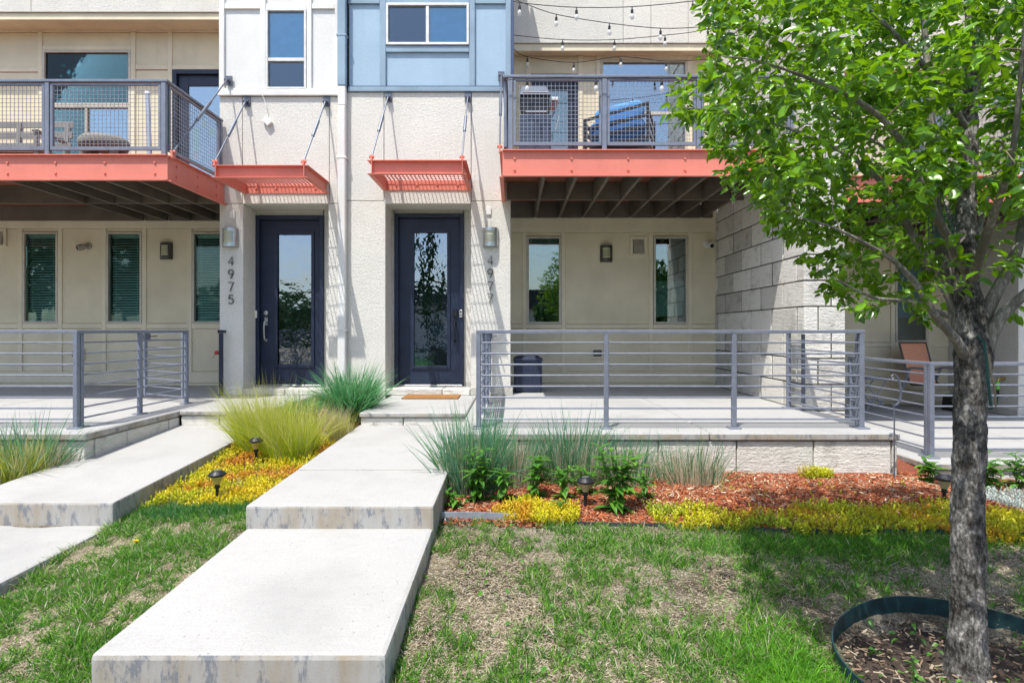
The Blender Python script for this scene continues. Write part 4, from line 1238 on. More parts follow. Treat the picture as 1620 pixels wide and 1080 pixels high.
def armchair():
    zf = ZB(237.5)
    c = thing('balcony_armchair', 'slatted metal armchair with blue cushions and pillow on the right balcony', 'chair', (1.4, 7.7, zf))
    mt = rotz(1.42, 7.55, R(-20), zf); fm = M['black']
    w, d = .40, .36
    for sx in (-1, 1):
        for sy in (-1, 1):
            m = MB(mt); m.box(sx * w - .016, sx * w + .016, sy * d - .016, sy * d + .016, .003, .60 if sx < 0 else .72); m.build('leg', fm, c)
    for k in range(5):
        za, zb_ = .12 + k * .112, .12 + k * .14
        m = MB(mt); m.add([(-w, -d - .02, za), (w, -d - .02, zb_), (w, -d + .0, zb_), (-w, -d + .0, za), (-w, -d - .02, za + .036), (w, -d - .02, zb_ + .036), (w, -d, zb_ + .036), (-w, -d, za + .036)],
                          [(0, 3, 2, 1), (4, 5, 6, 7), (0, 1, 5, 4), (1, 2, 6, 5), (2, 3, 7, 6), (3, 0, 4, 7)]); m.build('back_slat', fm, c)
        m = MB(mt); m.box(w - .012, w + .012, -d + .02, d - .02, .12 + k * .13, .15 + k * .13); m.build('side_slat', fm, c)
        m = MB(mt); m.box(-w - .012, -w + .012, -d + .02, d - .02, .12 + k * .108, .15 + k * .108); m.build('side_slat', fm, c)
    def cush(name, mat, x0, x1, y0, y1, z0, z1, rx=0.0, ry=0.0):
        mm = mt @ Matrix.Translation(((x0 + x1) / 2, (y0 + y1) / 2, (z0 + z1) / 2)) @ Matrix.Rotation(rx, 4, 'X') @ Matrix.Rotation(ry, 4, 'Y')
        m = MB(mm); sx, sy, sz = (x1 - x0) / 2, (y1 - y0) / 2, (z1 - z0) / 2
        n = 10; vs = []; fs = []
        for i in range(n + 1):
            ph = -math.pi / 2 + math.pi * i / n
            for j in range(2 * n):
                th = 2 * math.pi * j / (2 * n)
                f_ = lambda v, e: math.copysign(abs(v) ** e, v)
                vs.append((sx * f_(math.cos(ph), .35) * f_(math.cos(th), .35), sy * f_(math.cos(ph), .35) * f_(math.sin(th), .35), sz * f_(math.sin(ph), .6)))
        for i in range(n):
            for j in range(2 * n):
                a = i * 2 * n + j; b = i * 2 * n + (j + 1) % (2 * n); fs.append((a, b, b + 2 * n, a + 2 * n))
        m.add(vs, fs); return m.build(name, mat, c, smooth=True)
    cush('seat_cushion', M['cushion'], -.37, .37, -.30, .33, .25, .40)
    cush('back_cushion', M['cushion'], -.36, .36, -.32, -.20, .30, .58, R(8))
    cush('pillow', M['pillow'], -.30, .34, -.24, -.13, .56, .80, R(10), R(-6))
armchair()
def bench():
    zf = ZB(245)
    b = thing('garden_bench', 'silvered wood slat bench on the left balcony', 'bench', (-6.4, 7.6, zf))
    x0, x1 = -8.0, X(72, 7.7)
    for k, z in enumerate((.42, .58, .74, .90)): box('back_slat', M['greywood'], b, x0, x1, 8.12 + .02 * k, 8.145 + .02 * k, zf + z - .05, zf + z + .04, .005)
    for k in range(4): box('seat_slat', M['greywood'], b, x0, x1, 7.62 + k * .115, 7.71 + k * .115, zf + .36, zf + .385, .005)
    for xx in (x0 + .08, -7.1, x1 - .08):
        m = MB(); m.box(xx - .03, xx + .03, 7.64, 7.70, zf + .003, zf + .358); m.build('leg', M['greywood'], b)
        m = MB(); m.add([(xx - .03, 8.10, zf + .003), (xx + .03, 8.10, zf + .003), (xx + .03, 8.16, zf + .003), (xx - .03, 8.16, zf + .003), (xx - .03, 8.17, zf + .93), (xx + .03, 8.17, zf + .93), (xx + .03, 8.22, zf + .93), (xx - .03, 8.22, zf + .93)],
                        [(0, 3, 2, 1), (4, 5, 6, 7), (0, 1, 5, 4), (1, 2, 6, 5), (2, 3, 7, 6), (3, 0, 4, 7)]); m.build('leg', M['greywood'], b)
    box('arm', M['greywood'], b, x1 - .11, x1 - .03, 7.60, 8.12, zf + .60, zf + .63, .006)
    box('arm_post', M['greywood'], b, x1 - .1, x1 - .05, 7.62, 7.67, zf + .386, zf + .599, .004)
bench()
def stool():
    zf = ZB(245)
    s = thing('wicker_stool', 'rounded wicker seat with thick legs on the left balcony', 'stool', (X(160, 7.4), 7.4, zf))
    x, y = X(160, 7.4), 7.45
    m = MB(Matrix.Translation((x, y, zf)) @ Matrix.Diagonal((1.0, .8, 1, 1)))
    m.lathe((0, 0, 0), [(.22, .30), (.29, .31), (.305, .36), (.30, .42), (.26, .455), (.10, .47)], 28); m.build('seat', M['wicker'], s, smooth=True)
    for a in (30, 150, 210, 330):
        px, py = x + .22 * math.cos(R(a)), y + .17 * math.sin(R(a))
        m = MB(); m.tube([(px, py, zf + .003), (px, py, zf + .315)], [.045, .055], 10); m.build('leg', M['wicker'], s)
stool()
pl = thing('pole', 'pale blue metal pole leaning upright at the corner of the left balcony', 'pole', (X(243, 7.2), 7.2, ZB(245)))
m = MB(); m.tube([(X(245, 7.2), 7.1, ZB(245) + .003), (X(237, 7.4), 7.35, Z(152, 7.4))], [.030, .026], 12); m.build('tube', M['chairframe'], pl)
m = MB(); m.tube([(X(237, 7.4), 7.352, Z(151.8, 7.4)), (X(236.8, 7.4), 7.358, Z(148, 7.4))], [.032, .03], 12); m.build('cap', M['white'], pl)

# ================================================================== GARDEN LIGHTS AND EDGING
def solar_light(label, x, y, lens, cap=.065, h=.25):
    s = thing('solar_light', label, 'garden light', (x, y, gzf(x, y)))
    z = gzf(x, y)
    m = MB(); m.tube([(x, y, z - .03), (x, y, z + h * .42), (x, y, z + h * .44), (x, y, z + h * .56)], [.012, .012, .021, .019], 10); m.build('stake', M['black'], s)
    m = MB(); m.lathe((x, y, z + h * .56), [(.022, 0), (.030, .02), (.052, h * .27)], 18); m.build('lens', M[lens], s, smooth=False)
    m = MB(); m.lathe((x, y, z + h * .56 + h * .27), [(.058, -.004), (cap, .002), (cap, .012), (cap * .6, .034), (cap * .5, .038)], 20); k = m.build('cap', M['black'], s)
    m = MB(); m.lathe((x, y, z + h * .83 + .039), [(.026, 0), (.026, .002)], 16); m.build('solar_cell', M['steel'], k)
solar_light('front solar light in the yellow sedum between the paths', -2.30, 4.42, 'lens')
solar_light('rear solar light below the feather grass between the paths', -2.42, 5.35, 'lens')
solar_light('solar light in the mulch beside the tall leafy plant', X(926, 4.2), 4.2, 'lensclear')
solar_light('solar light half hidden behind the tree trunk', 3.22, 4.25, 'lensclear')
sp = thing('spotlight', 'small black ground spotlight at the end of the zinc edging', 'spotlight', (-.475, 3.92, -.42))
sx, sy = X(705, 3.9), 3.9
sz = Z(826, 3.9)
m = MB(); m.tube([(sx, sy + .03, sz - .06), (sx, sy + .03, sz)], .008, 6); m.build('stake', M['black'], sp)
m = MB(); m.tube([(sx, sy + .04, sz - .005), (sx, sy + .03, sz), (sx, sy - .01, sz + .008), (sx, sy - .012, sz + .008)], [.014, .025, .028, .022], 14); m.build('housing', M['black'], sp)
m = MB(); m.tube([(sx, sy - .0125, sz + .008), (sx, sy - .015, sz + .008)], [.018, .016], 14); m.build('lens', M['steel'], sp)

def strip(name, label, pts, hgt, mat, cat, t=.008, up=.03):
    n = len(pts); vs = []; fs = []
    for x, y in pts:
        z = gzf(x, y)
        vs += [(x, y - t / 2, z - .06), (x, y + t / 2, z - .06), (x, y + t / 2, z + hgt), (x, y - t / 2, z + hgt)]
    for i in range(n - 1):
        a = i * 4
        for k in range(4): fs.append((a + k, a + (k + 1) % 4, a + 4 + (k + 1) % 4, a + 4 + k))
    fs += [(3, 2, 1, 0), ((n - 1) * 4, (n - 1) * 4 + 1, (n - 1) * 4 + 2, (n - 1) * 4 + 3)]
    m = MB(); m.add(vs, fs); return tag(m.build(name, mat), label, cat)
EDG = lambda x: 3.98 - .075 * (x + .5) + .02 * math.sin(x * 2.2)
strip('edging', 'weathered zinc edging strip beside the right path', [(x, EDG(x)) for x in np.linspace(-.50, .02, 6)], .062, M['zinc'], 'edging')
strip('edging', 'black landscape edging along the front of the mulch bed', [(x, EDG(x)) for x in np.linspace(.03, 1.82, 24)], .026, M['edging'], 'edging', .012)
strip('edging', 'dark green steel edging under the yellow sedum near the tree', [(x, EDG(x)) for x in np.linspace(1.83, 4.6, 24)], .036, M['ring'], 'edging', .006)

# tree ring
RC = (1.955, 2.36); RR = .545
RZ = gzf(*RC) + .09
def ring():
    n = 56; vs = []; fs = []
    for i in range(n + 1):
        a = 2 * math.pi * i / n
        r = RR * (1 + .03 * math.sin(2 * a + 1) + .012 * math.sin(5 * a))
        x, y = RC[0] + r * math.cos(a), RC[1] + r * math.sin(a)
        z = RZ + .085 + .02 * math.sin(a + .6) + .045 * (math.sin(a) * .5)
        for rr, zz in ((r - .003, z - .22), (r + .003, z - .22), (r + .004, z), (r - .002, z)):
            vs.append((RC[0] + rr * math.cos(a), RC[1] + rr * math.sin(a), zz))
    for i in range(n):
        a = i * 4
        for k in range(4): fs.append((a + k, a + (k + 1) % 4, a + 4 + (k + 1) % 4, a + 4 + k))
    m = MB(); m.add(vs, fs); o = m.build('tree_ring', M['ring'], smooth=False)
    tag(o, 'dark green steel edging ring around the tree base', 'edging')
ring()
n = 28; vs = [(RC[0], RC[1], RZ + .010)]; fs = []
for j in range(1, 5):
    for i in range(n):
        a = 2 * math.pi * i / n; r = RR * .985 * j / 4
        vs.append((RC[0] + r * math.cos(a), RC[1] + r * math.sin(a), RZ + .006 - .01 * j / 4 + .012 * math.sin(i * 1.7 + j)))
for i in range(n): fs.append((0, 1 + i, 1 + (i + 1) % n))
for j in range(3):
    for i in range(n): fs.append((1 + j * n + i, 1 + (j + 1) * n + i, 1 + (j + 1) * n + (i + 1) % n, 1 + j * n + (i + 1) % n))
m = MB(); m.add(vs, fs); tag(m.build('soil', M['soil'], smooth=True), 'dark soil inside the tree ring', kind='structure')
# mulch bed sheet
xs2 = np.linspace(-.50, 4.6, 60); ys2 = np.linspace(0, 1, 14)
V = []; fs = []
for j, t in enumerate(ys2):
    for x in xs2:
        y = EDG(x) + .006 + t * (5.24 - EDG(x)); V.append((x, y, gzf(x, y) + .012 + .02 * math.sin(math.pi * t) * (1 if t < 1 else 0)))
nx2 = len(xs2)
fs = [[j * nx2 + i, j * nx2 + i + 1, (j + 1) * nx2 + i + 1, (j + 1) * nx2 + i] for j in range(13) for i in range(nx2 - 1)]
tag(np_mesh('mulch_bed', np.array(V), fs, M['mulchbed'], smooth=True), 'red mulch bed in front of the right terrace', kind='structure')

xs2 = np.linspace(3.44, 3.82, 6); ys2 = np.linspace(5.18, 6.5, 10)
V = [(x, y, -.40 + .10 * (y - 5.18)) for y in ys2 for x in xs2]
fs = [[j * 6 + i, j * 6 + i + 1, (j + 1) * 6 + i + 1, (j + 1) * 6 + i] for j in range(9) for i in range(5)]
tag(np_mesh('mulch_bed', np.array(V), fs, M['mulchbed'], smooth=True), 'narrow mulch strip between the two terraces', kind='structure')

# ================================================================== GROUND COVER
def nz2(x, y, s, seed=0.0):
    return np.array([noise.fractal(Vector((a * s + seed, b * s - seed, seed)), 1.0, 2.0, 4) for a, b in zip(x, y)])
def in_ring(x, y, k=1.0): return (x - RC[0]) ** 2 + (y - RC[1]) ** 2 < (RR * k) ** 2
edg = np.vectorize(EDG)

def scatter(n, x0, x1, y0, y1, near=True):
    x = rng.uniform(x0, x1, n)
    if near:                       # more blades close to the eye, where they show singly
        u = rng.uniform(0, 1, n); y = y0 * (y1 / y0) ** u
    else: y = rng.uniform(y0, y1, n)
    return x, y
GREEN = [(.06, .20, .015), (.035, .13, .012), (.10, .27, .02), (.17, .34, .03)]
BLUEG = [(.05, .16, .06), (.07, .20, .09)]
STRAW = [(.66, .58, .42), (.56, .48, .33), (.76, .69, .55), (.42, .34, .22)]

def lawn(name, label, x, y, frac_seed, hmin, hmax):
    """living blades in uneven tufts"""
    parts = []
    d = .75 * nz2(x, y, 1.6, frac_seed) + .6 * nz2(x, y, 6.0, frac_seed + 3) + .8 * nz2(x, y, 17.0, frac_seed + 5)
    keep = rng.uniform(0, 1, len(x)) < np.clip(.30 + 2.6 * d, .03, 1)
    x, y, d = x[keep], y[keep], d[keep]
    N = len(x)
    b = np.stack([x, y, gz(x, y) - .003], 1)
    a = rng.uniform(0, 2 * np.pi, N); le = rng.uniform(.15, 1.1, N)
    dr = np.stack([np.cos(a) * le, np.sin(a) * le, np.ones(N)], 1)
    L = rng.uniform(hmin, hmax, N) * np.clip(.8 + .5 * d, .55, 1.4)
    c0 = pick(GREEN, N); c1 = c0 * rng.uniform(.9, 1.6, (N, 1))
    dry = rng.uniform(0, 1, N) < .13
    c1[dry] = pick(STRAW, dry.sum()); c0[dry] = c1[dry] * .7
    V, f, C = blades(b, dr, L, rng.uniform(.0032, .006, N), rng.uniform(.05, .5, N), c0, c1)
    return V, f, C
def thatch(x, y):
    d = nz2(x, y, 1.5, 2.0) + .6 * nz2(x, y, 7.0, 9.0)
    keep = rng.uniform(0, 1, len(x)) < np.clip(.72 - .7 * d, .12, 1)
    x, y = x[keep], y[keep]
    N = len(x); b = np.stack([x, y, gz(x, y) + rng.uniform(0, .010, N)], 1)
    a = rng.uniform(0, 2 * np.pi, N)
    dr = np.stack([np.cos(a), np.sin(a), rng.uniform(-.05, .35, N)], 1)
    c = pick(STRAW, N)
    side = np.stack([-np.sin(a), np.cos(a), rng.uniform(-.4, .4, N)], 1)
    return blades(b, dr, rng.uniform(.010, .040, N), rng.uniform(.0020, .0042, N), rng.uniform(0, .15, N), c * .85, c, 2, side, .3)

def lawn_stuff(label, regs, seed, nb, nt, ok, hmin=.03, hmax=.075):
    x, y = scatter(nb, *regs); k = ok(x, y); A = lawn('lawn', label, x[k], y[k], seed, hmin, hmax)
    x, y = scatter(nt, *regs); k = ok(x, y); B = thatch(x[k], y[k])
    V, f, C = merge([A, B])
    o = np_mesh('lawn_grass', V, f, M['blades'], col=C)
    tag(o, label, 'grass', kind='stuff')
okr = lambda x, y: (y < edg(x) - .01) & ~in_ring(x, y, 1.02) & (x < .95 * y + .5) & (x > CXR + .012)
lawn_stuff('patchy green and straw coloured lawn right of the path', (CXR, 4.6, 1.75, 4.1), 0.7, 210000, 230000, okr, .032, .10)
okl = lambda x, y: (x > -1.06 * y - .3) & (y < 4.32)
lawn_stuff('patchy lawn strip between the two concrete paths', (-2.82, CXL - .012, 1.75, 4.35), 4.2, 85000, 95000, okl, .032, .10)
# longer grass along the far edge of the strip and by the tree ring
def tall_patch(label, cx, cy, sx, sy, n, h0, h1, cols=GREEN):
    x = cx + rng.normal(0, sx, n); y = cy + rng.normal(0, sy, n)
    k = ~in_ring(x, y, 1.03) & ((x > CXR + .02) | ((x < CXL - .02) & (x > -2.81))) & (y < np.where(x > CXR, edg(x) - .02, 9))
    x, y = x[k], y[k]; N = len(x)
    b = np.stack([x, y, gz(x, y) - .004], 1); a = rng.uniform(0, 2 * np.pi, N); le = rng.uniform(.1, .8, N)
    c0 = pick(cols, N)
    V, f, C = blades(b, np.stack([np.cos(a) * le, np.sin(a) * le, np.ones(N)], 1), rng.uniform(h0, h1, N), rng.uniform(.003, .0055, N), rng.uniform(.1, .6, N), c0, c0 * rng.uniform(1, 1.7, (N, 1)))
    tag(np_mesh('long_grass', V, f, M['blades'], col=C), label, 'grass', kind='stuff')
tall_patch('longer bright green grass left of the tree ring', 1.17, 2.2, .13, .26, 5200, .07, .15, [(.10, .30, .015), (.15, .36, .02), (.07, .22, .012)])
tall_patch('fringe of dark green grass below the yellow sedum strip', -2.25, 4.2, .34, .07, 3600, .06, .13, [(.04, .14, .02), (.06, .19, .03), (.05, .17, .06)])
tall_patch('dark green grass in front of the mulch bed edging', 1.9, 3.6, .7, .10, 6500, .05, .11)

# ragged tufts creeping over the slab edges
def edge_tufts(label, x, y0, y1, n, sgn, h=(.03, .09)):
    y = rng.uniform(y0, y1, n); k = nz2(np.full(n, x), y, 5.0, 3.0) + .5 * nz2(np.full(n, x), y, 19.0, 1.0) > -.12; y = y[k]; N = len(y)
    xx = x - sgn * np.abs(rng.normal(0, .018, N)) - sgn * .004
    b = np.stack([xx, y, gz(xx, y) - .004], 1)
    d = np.stack([rng.normal(.25, .45, N) * sgn, rng.normal(0, .4, N), np.ones(N)], 1); c0 = pick(GREEN, N)
    dry = rng.uniform(0, 1, N) < .25; c0[dry] = pick(STRAW, dry.sum())
    V, f, C = blades(b, d, rng.uniform(*h, N), rng.uniform(.003, .0055, N), rng.uniform(.1, .6, N), c0 * .8, c0 * 1.3)
    tag(np_mesh('edge_grass', V, f, M['blades'], col=C), label, 'grass', kind='stuff')
edge_tufts('grass tufts along the right edge of the left path', -2.825, 2.2, 4.3, 2600, -1, (.04, .12))
edge_tufts('grass tufts along the left edge of the near path slab', CXL - .004, 2.0, 3.7, 1800, 1, (.03, .08))
edge_tufts('grass tufts along the right edge of the near path slab', CXR + .004, 1.9, 3.9, 2400, -1, (.02, .06))

# mulch chips
def chips(n, x0, x1, y0f, y1f, cols, name, label, lmin=.012, lmax=.055, lift=.012, okf=None, zf=None):
    x = rng.uniform(x0, x1, n); t = rng.uniform(0, 1, n)
    y = y0f(x) + t * (y1f(x) - y0f(x))
    if okf is not None:
        k = okf(x, y); x, y, t = x[k], y[k], t[k]; n = len(x)
    z = (gz(x, y) if zf is None else zf(x, y)) + lift + .02 * np.sin(np.pi * t) + rng.uniform(0, .012, n)
    a = rng.uniform(0, 2 * np.pi, n); ti = rng.normal(0, .28, n); ro = rng.normal(0, .5, n)
    L = rng.uniform(lmin, lmax, n); W = rng.uniform(.003, .009, n); T = rng.uniform(.002, .005, n)
    u = np.stack([np.cos(a) * np.cos(ti), np.sin(a) * np.cos(ti), np.sin(ti)], 1)
    v0 = np.stack([-np.sin(a), np.cos(a), np.zeros(n)], 1); w0 = np.cross(u, v0)
    v = v0 * np.cos(ro)[:, None] + w0 * np.sin(ro)[:, None]; w = np.cross(u, v)
    c = np.stack([x, y, z], 1); V = []
    for sz_ in (-1, 1):
        for sy_ in (-1, 1):
            for sx_ in (-1, 1): V.append(c + u * (sx_ * L / 2 * (1 if sy_ < 0 else .8))[:, None] + v * (sy_ * W / 2)[:, None] + w * (sz_ * T / 2)[:, None])
    V = np.stack(V, 1).reshape(-1, 3)
    off = (np.arange(n) * 8)[:, None]; fs = []
    for q in ((0, 2, 3, 1), (4, 5, 7, 6), (0, 1, 5, 4), (2, 6, 7, 3), (0, 4, 6, 2), (1, 3, 7, 5)): fs += (off + np.array(q)).tolist()
    C = np.repeat(pick(cols, n), 8, axis=0)
    tag(np_mesh(name, V, fs, M['chips'], col=C), label, 'mulch', kind='stuff')
RED = [(.36, .11, .042), (.26, .07, .028), (.44, .15, .065), (.15, .04, .02), (.30, .085, .035), (.42, .27, .17)]
chips(34000, -.49, 4.4, edg, lambda x: 5.06 + .17 * (x > 3.45), RED, 'mulch', 'red shredded bark mulch in the bed before the right terrace')
chips(230, CXR + .02, .2, lambda x: edg(x) - .10, lambda x: edg(x) - .01, RED, 'mulch', 'scattered mulch spilled over the edging onto the lawn', lift=.004)
chips(1600, 1.3, 2.6, lambda x: x * 0 + 1.75, lambda x: x * 0 + 2.95, [(.10, .075, .05), (.06, .045, .03), (.22, .15, .10), (.30, .25, .18)], 'bark_litter', 'dark bark litter inside the tree ring', .01, .045, .012, lambda x, y: in_ring(x, y, .95), lambda x, y: np.full(len(x), RZ + .0))
chips(1500, CXR + .02, 4.3, lambda x: edg(x) + .01, lambda x: x * 0 + 5.05, [(.50, .40, .26), (.42, .32, .2), (.6, .52, .38)], 'leaf_litter', 'pale dry leaf litter lying on the mulch', .01, .05, .026, lambda x, y: nz2(x, y, 2.2, 4.0) > .05)
chips(1500, -2.8, -1.72, lambda x: x * 0 + 5.5, lambda x: x * 0 + 7.6, RED, 'mulch', 'red mulch under the grasses between the two landings')

# sedum mats
def sedum(label, pts, cols, hmin=.03, hmax=.075, name='sedum'):
    x, y, k = pts; n = len(x)
    z0 = gz(x, y) + .005
    h = rng.uniform(hmin, hmax, n) * (1 + .35 * nz2(x, y, 6.0, 1.0))
    cb = cols(x, y)
    B, D_, Ls, Ws, C0, C1, Dp = [], [], [], [], [], [], []
    lean = rng.normal(0, .25, (n, 2))
    for q in range(13):
        t = (q + 1) / 13
        p = np.stack([x + lean[:, 0] * h * t, y + lean[:, 1] * h * t, z0 + h * t], 1)
        a = rng.uniform(0, 2 * np.pi, n); up = .15 + 1.0 * t
        d = np.stack([np.cos(a), np.sin(a), np.full(n, up)], 1)
        B.append(p); D_.append(d); Ls.append(rng.uniform(.011, .019, n)); Ws.append(rng.uniform(.005, .0085, n))
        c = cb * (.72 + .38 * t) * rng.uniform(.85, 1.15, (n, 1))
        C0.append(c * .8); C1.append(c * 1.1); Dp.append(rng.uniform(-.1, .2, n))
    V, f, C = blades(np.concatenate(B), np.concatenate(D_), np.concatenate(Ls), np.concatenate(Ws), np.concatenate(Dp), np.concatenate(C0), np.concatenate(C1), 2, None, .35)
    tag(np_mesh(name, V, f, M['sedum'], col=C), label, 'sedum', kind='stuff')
YG = np.array((.46, .50, .012)); YL = np.array((.74, .56, .012)); ORG = np.array((.62, .27, .02)); LG = np.array((.30, .42, .018))
def yo(seed, wo=.5, wy=.5, base=LG):
    def f(x, y):
        a = np.clip(.5 + 1.3 * nz2(x, y, 2.2, seed), 0, 1)[:, None]; b = np.clip(-.1 + 1.8 * nz2(x, y, 3.1, seed + 5) + wo - .3, 0, 1)[:, None]
        c = base * (1 - a) + (YL * wy + YG * (1 - wy)) * a
        return c * (1 - b) + ORG * b
    return f
def region(n, x0, x1, y0, y1, ok):
    x = rng.uniform(x0, x1, n); y = rng.uniform(y0, y1, n); k = ok(x, y); return x[k], y[k], None
wob = lambda x, s: .05 * np.sin(x * 7 + s) + .035 * np.sin(x * 17 + 2 * s)
sedum('yellow and orange sedum carpet between the two paths', region(5200, -2.81, CXL - .01, 4.12, 6.1, lambda x, y: y > 4.28 + wob(x, 1)), yo(1.0, .55, .85, YG))
sedum('yellow sedum mound at the zinc edging by the right path', region(1300, -.15, .48, 3.88, 4.28, lambda x, y: (((x - .14) / .32) ** 2 + ((y - 4.03) / .17) ** 2 < 1 + .25 * np.sin(x * 19))), yo(3.0, .55, .75, YG), .05, .10)
sedum('long band of yellow green sedum along the edging in front of the mulch', region(5200, .95, 3.05, 3.62, 4.5,
      lambda x, y: (y > edg(x) - .04 + wob(x, 2) * .6) & (y < edg(x) + .32 + .12 * np.sin(x * 2.6 + 1.0) + wob(x, 5))), yo(6.0, .12, .25, LG), .04, .09)
sedum('sedum mat with orange tips behind the tree trunk at the right edge', region(3600, 3.0, 4.5, 3.45, 4.5, lambda x, y: (y > edg(x) - .16 + wob(x, 3)) & (y < edg(x) + .5)), yo(8.0, .45, .4, YG), .04, .09)
sedum('small bright sedum sprig against the terrace stone', region(260, 2.5, 2.75, 4.86, 5.0, lambda x, y: x == x), yo(9.0, .0, .2, YG), .05, .10)
sedum('small sedum sprigs scattered in the mulch', region(150, .6, 3.2, 4.35, 4.7, lambda x, y: nz2(x, y, 4, 2) > .1), yo(5.0, .3, .3, LG), .04, .07)
sedum('silvery white foliage mat at the far right of the mulch bed', region(1500, 3.72, 4.45, 4.25, 4.95, lambda x, y: (x - 4.1) ** 2 / .12 + (y - 4.6) ** 2 / .1 < 1), lambda x, y: np.tile(np.array((.42, .48, .43)), (len(x), 1)), .04, .09, 'silver_mat')

# ================================================================== ORNAMENTAL GRASSES
def clump(name, label, x, y, n, h, spread, cols, nd, tips=None, width=(.004, .007), lean=.55, droop=(.1, .5), wind=(0, 0), dryh=.6, z=None, group=None, lmin=.5):
    z = gzf(x, y) if z is None else z
    t = thing(name, label, 'ornamental grass', (x, y, z), group)
    def gen(N, hh, cs, ct, w, le, dp, sp_):
        r = sp_ * np.sqrt(rng.uniform(0, 1, N)); a = rng.uniform(0, 2 * np.pi, N)
        b = np.stack([x + r * np.cos(a), y + r * np.sin(a), np.full(N, z - .01)], 1)
        a2 = a + rng.normal(0, .7, N); l = np.abs(rng.normal(0, le, N)) * (.4 + .6 * r / sp_)
        d = np.stack([np.cos(a2) * l + wind[0] * rng.uniform(.3, 1, N), np.sin(a2) * l + wind[1], np.ones(N)], 1)
        L = hh * rng.uniform(lmin, 1.08, N)
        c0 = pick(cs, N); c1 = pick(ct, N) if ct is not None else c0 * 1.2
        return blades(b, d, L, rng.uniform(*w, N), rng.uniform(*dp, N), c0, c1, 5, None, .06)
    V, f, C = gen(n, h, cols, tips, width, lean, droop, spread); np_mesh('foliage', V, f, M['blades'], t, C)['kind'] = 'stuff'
    if nd:
        V, f, C = gen(nd, h * dryh, STRAW, STRAW, (.0035, .007), lean * .6, (0, .15), spread * 1.05); np_mesh('dry_stalks', V, f, M['blades'], t, C)['kind'] = 'stuff'
    return t
FEA = [(.48, .60, .015), (.38, .55, .015), (.60, .64, .03)]; FET = [(.55, .54, .10), (.72, .62, .34), (.42, .50, .03)]
GRN = [(.05, .22, .06), (.07, .30, .10), (.04, .17, .06), (.10, .36, .08)]; GRT = [(.14, .42, .18), (.10, .34, .11), (.26, .48, .26)]
BLU = [(.06, .20, .09), (.08, .24, .13), (.08, .22, .06)]; BLT = [(.09, .30, .16), (.14, .34, .22), (.10, .30, .09)]
clump('feather_grass', 'large yellow green feather grass with blond windblown tips by the left path', -2.52, 5.72, 1700, 0.84, .20, FEA, 120, FET, (.003, .0052), .34, (.02, .5), (-.22, 0))
clump('feather_grass', 'broad lime feather grass in the middle of the strip', -2.16, 5.55, 1700, 0.72, .22, FEA, 150, FET, (.003, .0052), .32, (.02, .42), (-.05, 0))
clump('feather_grass', 'low golden feather grass tuft against the right landing', -1.82, 5.95, 900, .46, .09, [(.34, .36, .06), (.42, .36, .14)], 200, FET, (.0018, .003), .25, (.05, .3))
clump('blue_oat_grass', 'dense blue green grass clump between the two navy doors', -1.90, 6.72, 1300, .88, .19, GRN, 140, GRT, (.008, .014), .40, (.15, .6), z=-.12)
clump('blue_oat_grass', 'small blue green grass tuft half behind the feather grass', -2.5, 6.75, 420, .52, .14, GRN, 60, GRT, (.005, .009), .6, (.15, .6), z=-.12)
clump('feather_grass', 'blond dry grass tuft at the foot of the blue green clump', -2.02, 6.35, 350, .36, .14, STRAW, 200, STRAW, (.003, .005), .5, (.05, .3), z=-.18)
clump('blue_oat_grass', 'tall blue grass clump at the corner of the right path', -.34, 4.58, 800, .86, .20, BLU, 700, BLT, (.007, .012), .36, (.05, .35), dryh=.62, lmin=.35)
clump('blue_oat_grass', 'mostly dry grass clump right of the tall one by the path', -.02, 4.74, 420, .64, .22, BLU, 1000, BLT, (.006, .011), .34, (.05, .3), dryh=.72, lmin=.35)
clump('blue_oat_grass', 'blue grass clump in front of the first railing bay', .50, 4.80, 520, .76, .22, BLU, 900, BLT, (.007, .011), .36, (.05, .35), dryh=.62, lmin=.35)
clump('blue_oat_grass', 'sparse grass clump right below the second railing post', .93, 4.84, 360, .60, .24, BLU, 800, BLT, (.006, .010), .4, (.05, .3), dryh=.66, lmin=.35)
clump('blue_oat_grass', 'thin dry grass clump farthest right against the terrace stone', 1.50, 4.85, 200, .56, .26, BLU, 650, BLT, (.006, .010), .4, (.05, .3), dryh=.66, lmin=.3)
clump('blue_oat_grass', 'blue green grass in front of the left terrace corner', -4.13, 4.90, 300, .74, .14, BLU, 500, BLT, (.007, .012), .5, (.05, .35), dryh=.55, lmin=.35)
clump('blue_oat_grass', 'dry grass clump tucked under the left railing post', -4.06, 4.96, 60, .40, .12, BLU, 900, BLT, (.005, .009), .4, (.05, .3), dryh=.9, lmin=.35)
clump('feather_grass', 'yellow green grass clump at the very left edge', -4.17, 4.74, 800, .56, .15, [(.20, .32, .02), (.28, .36, .04)], 150, FET, (.004, .008), .4, (.05, .4))
clump('blue_oat_grass', 'wispy blue grass behind the yellow clump at the left edge', -4.5, 4.92, 260, .66, .18, BLU, 250, BLT, (.005, .009), .5, (.05, .35))

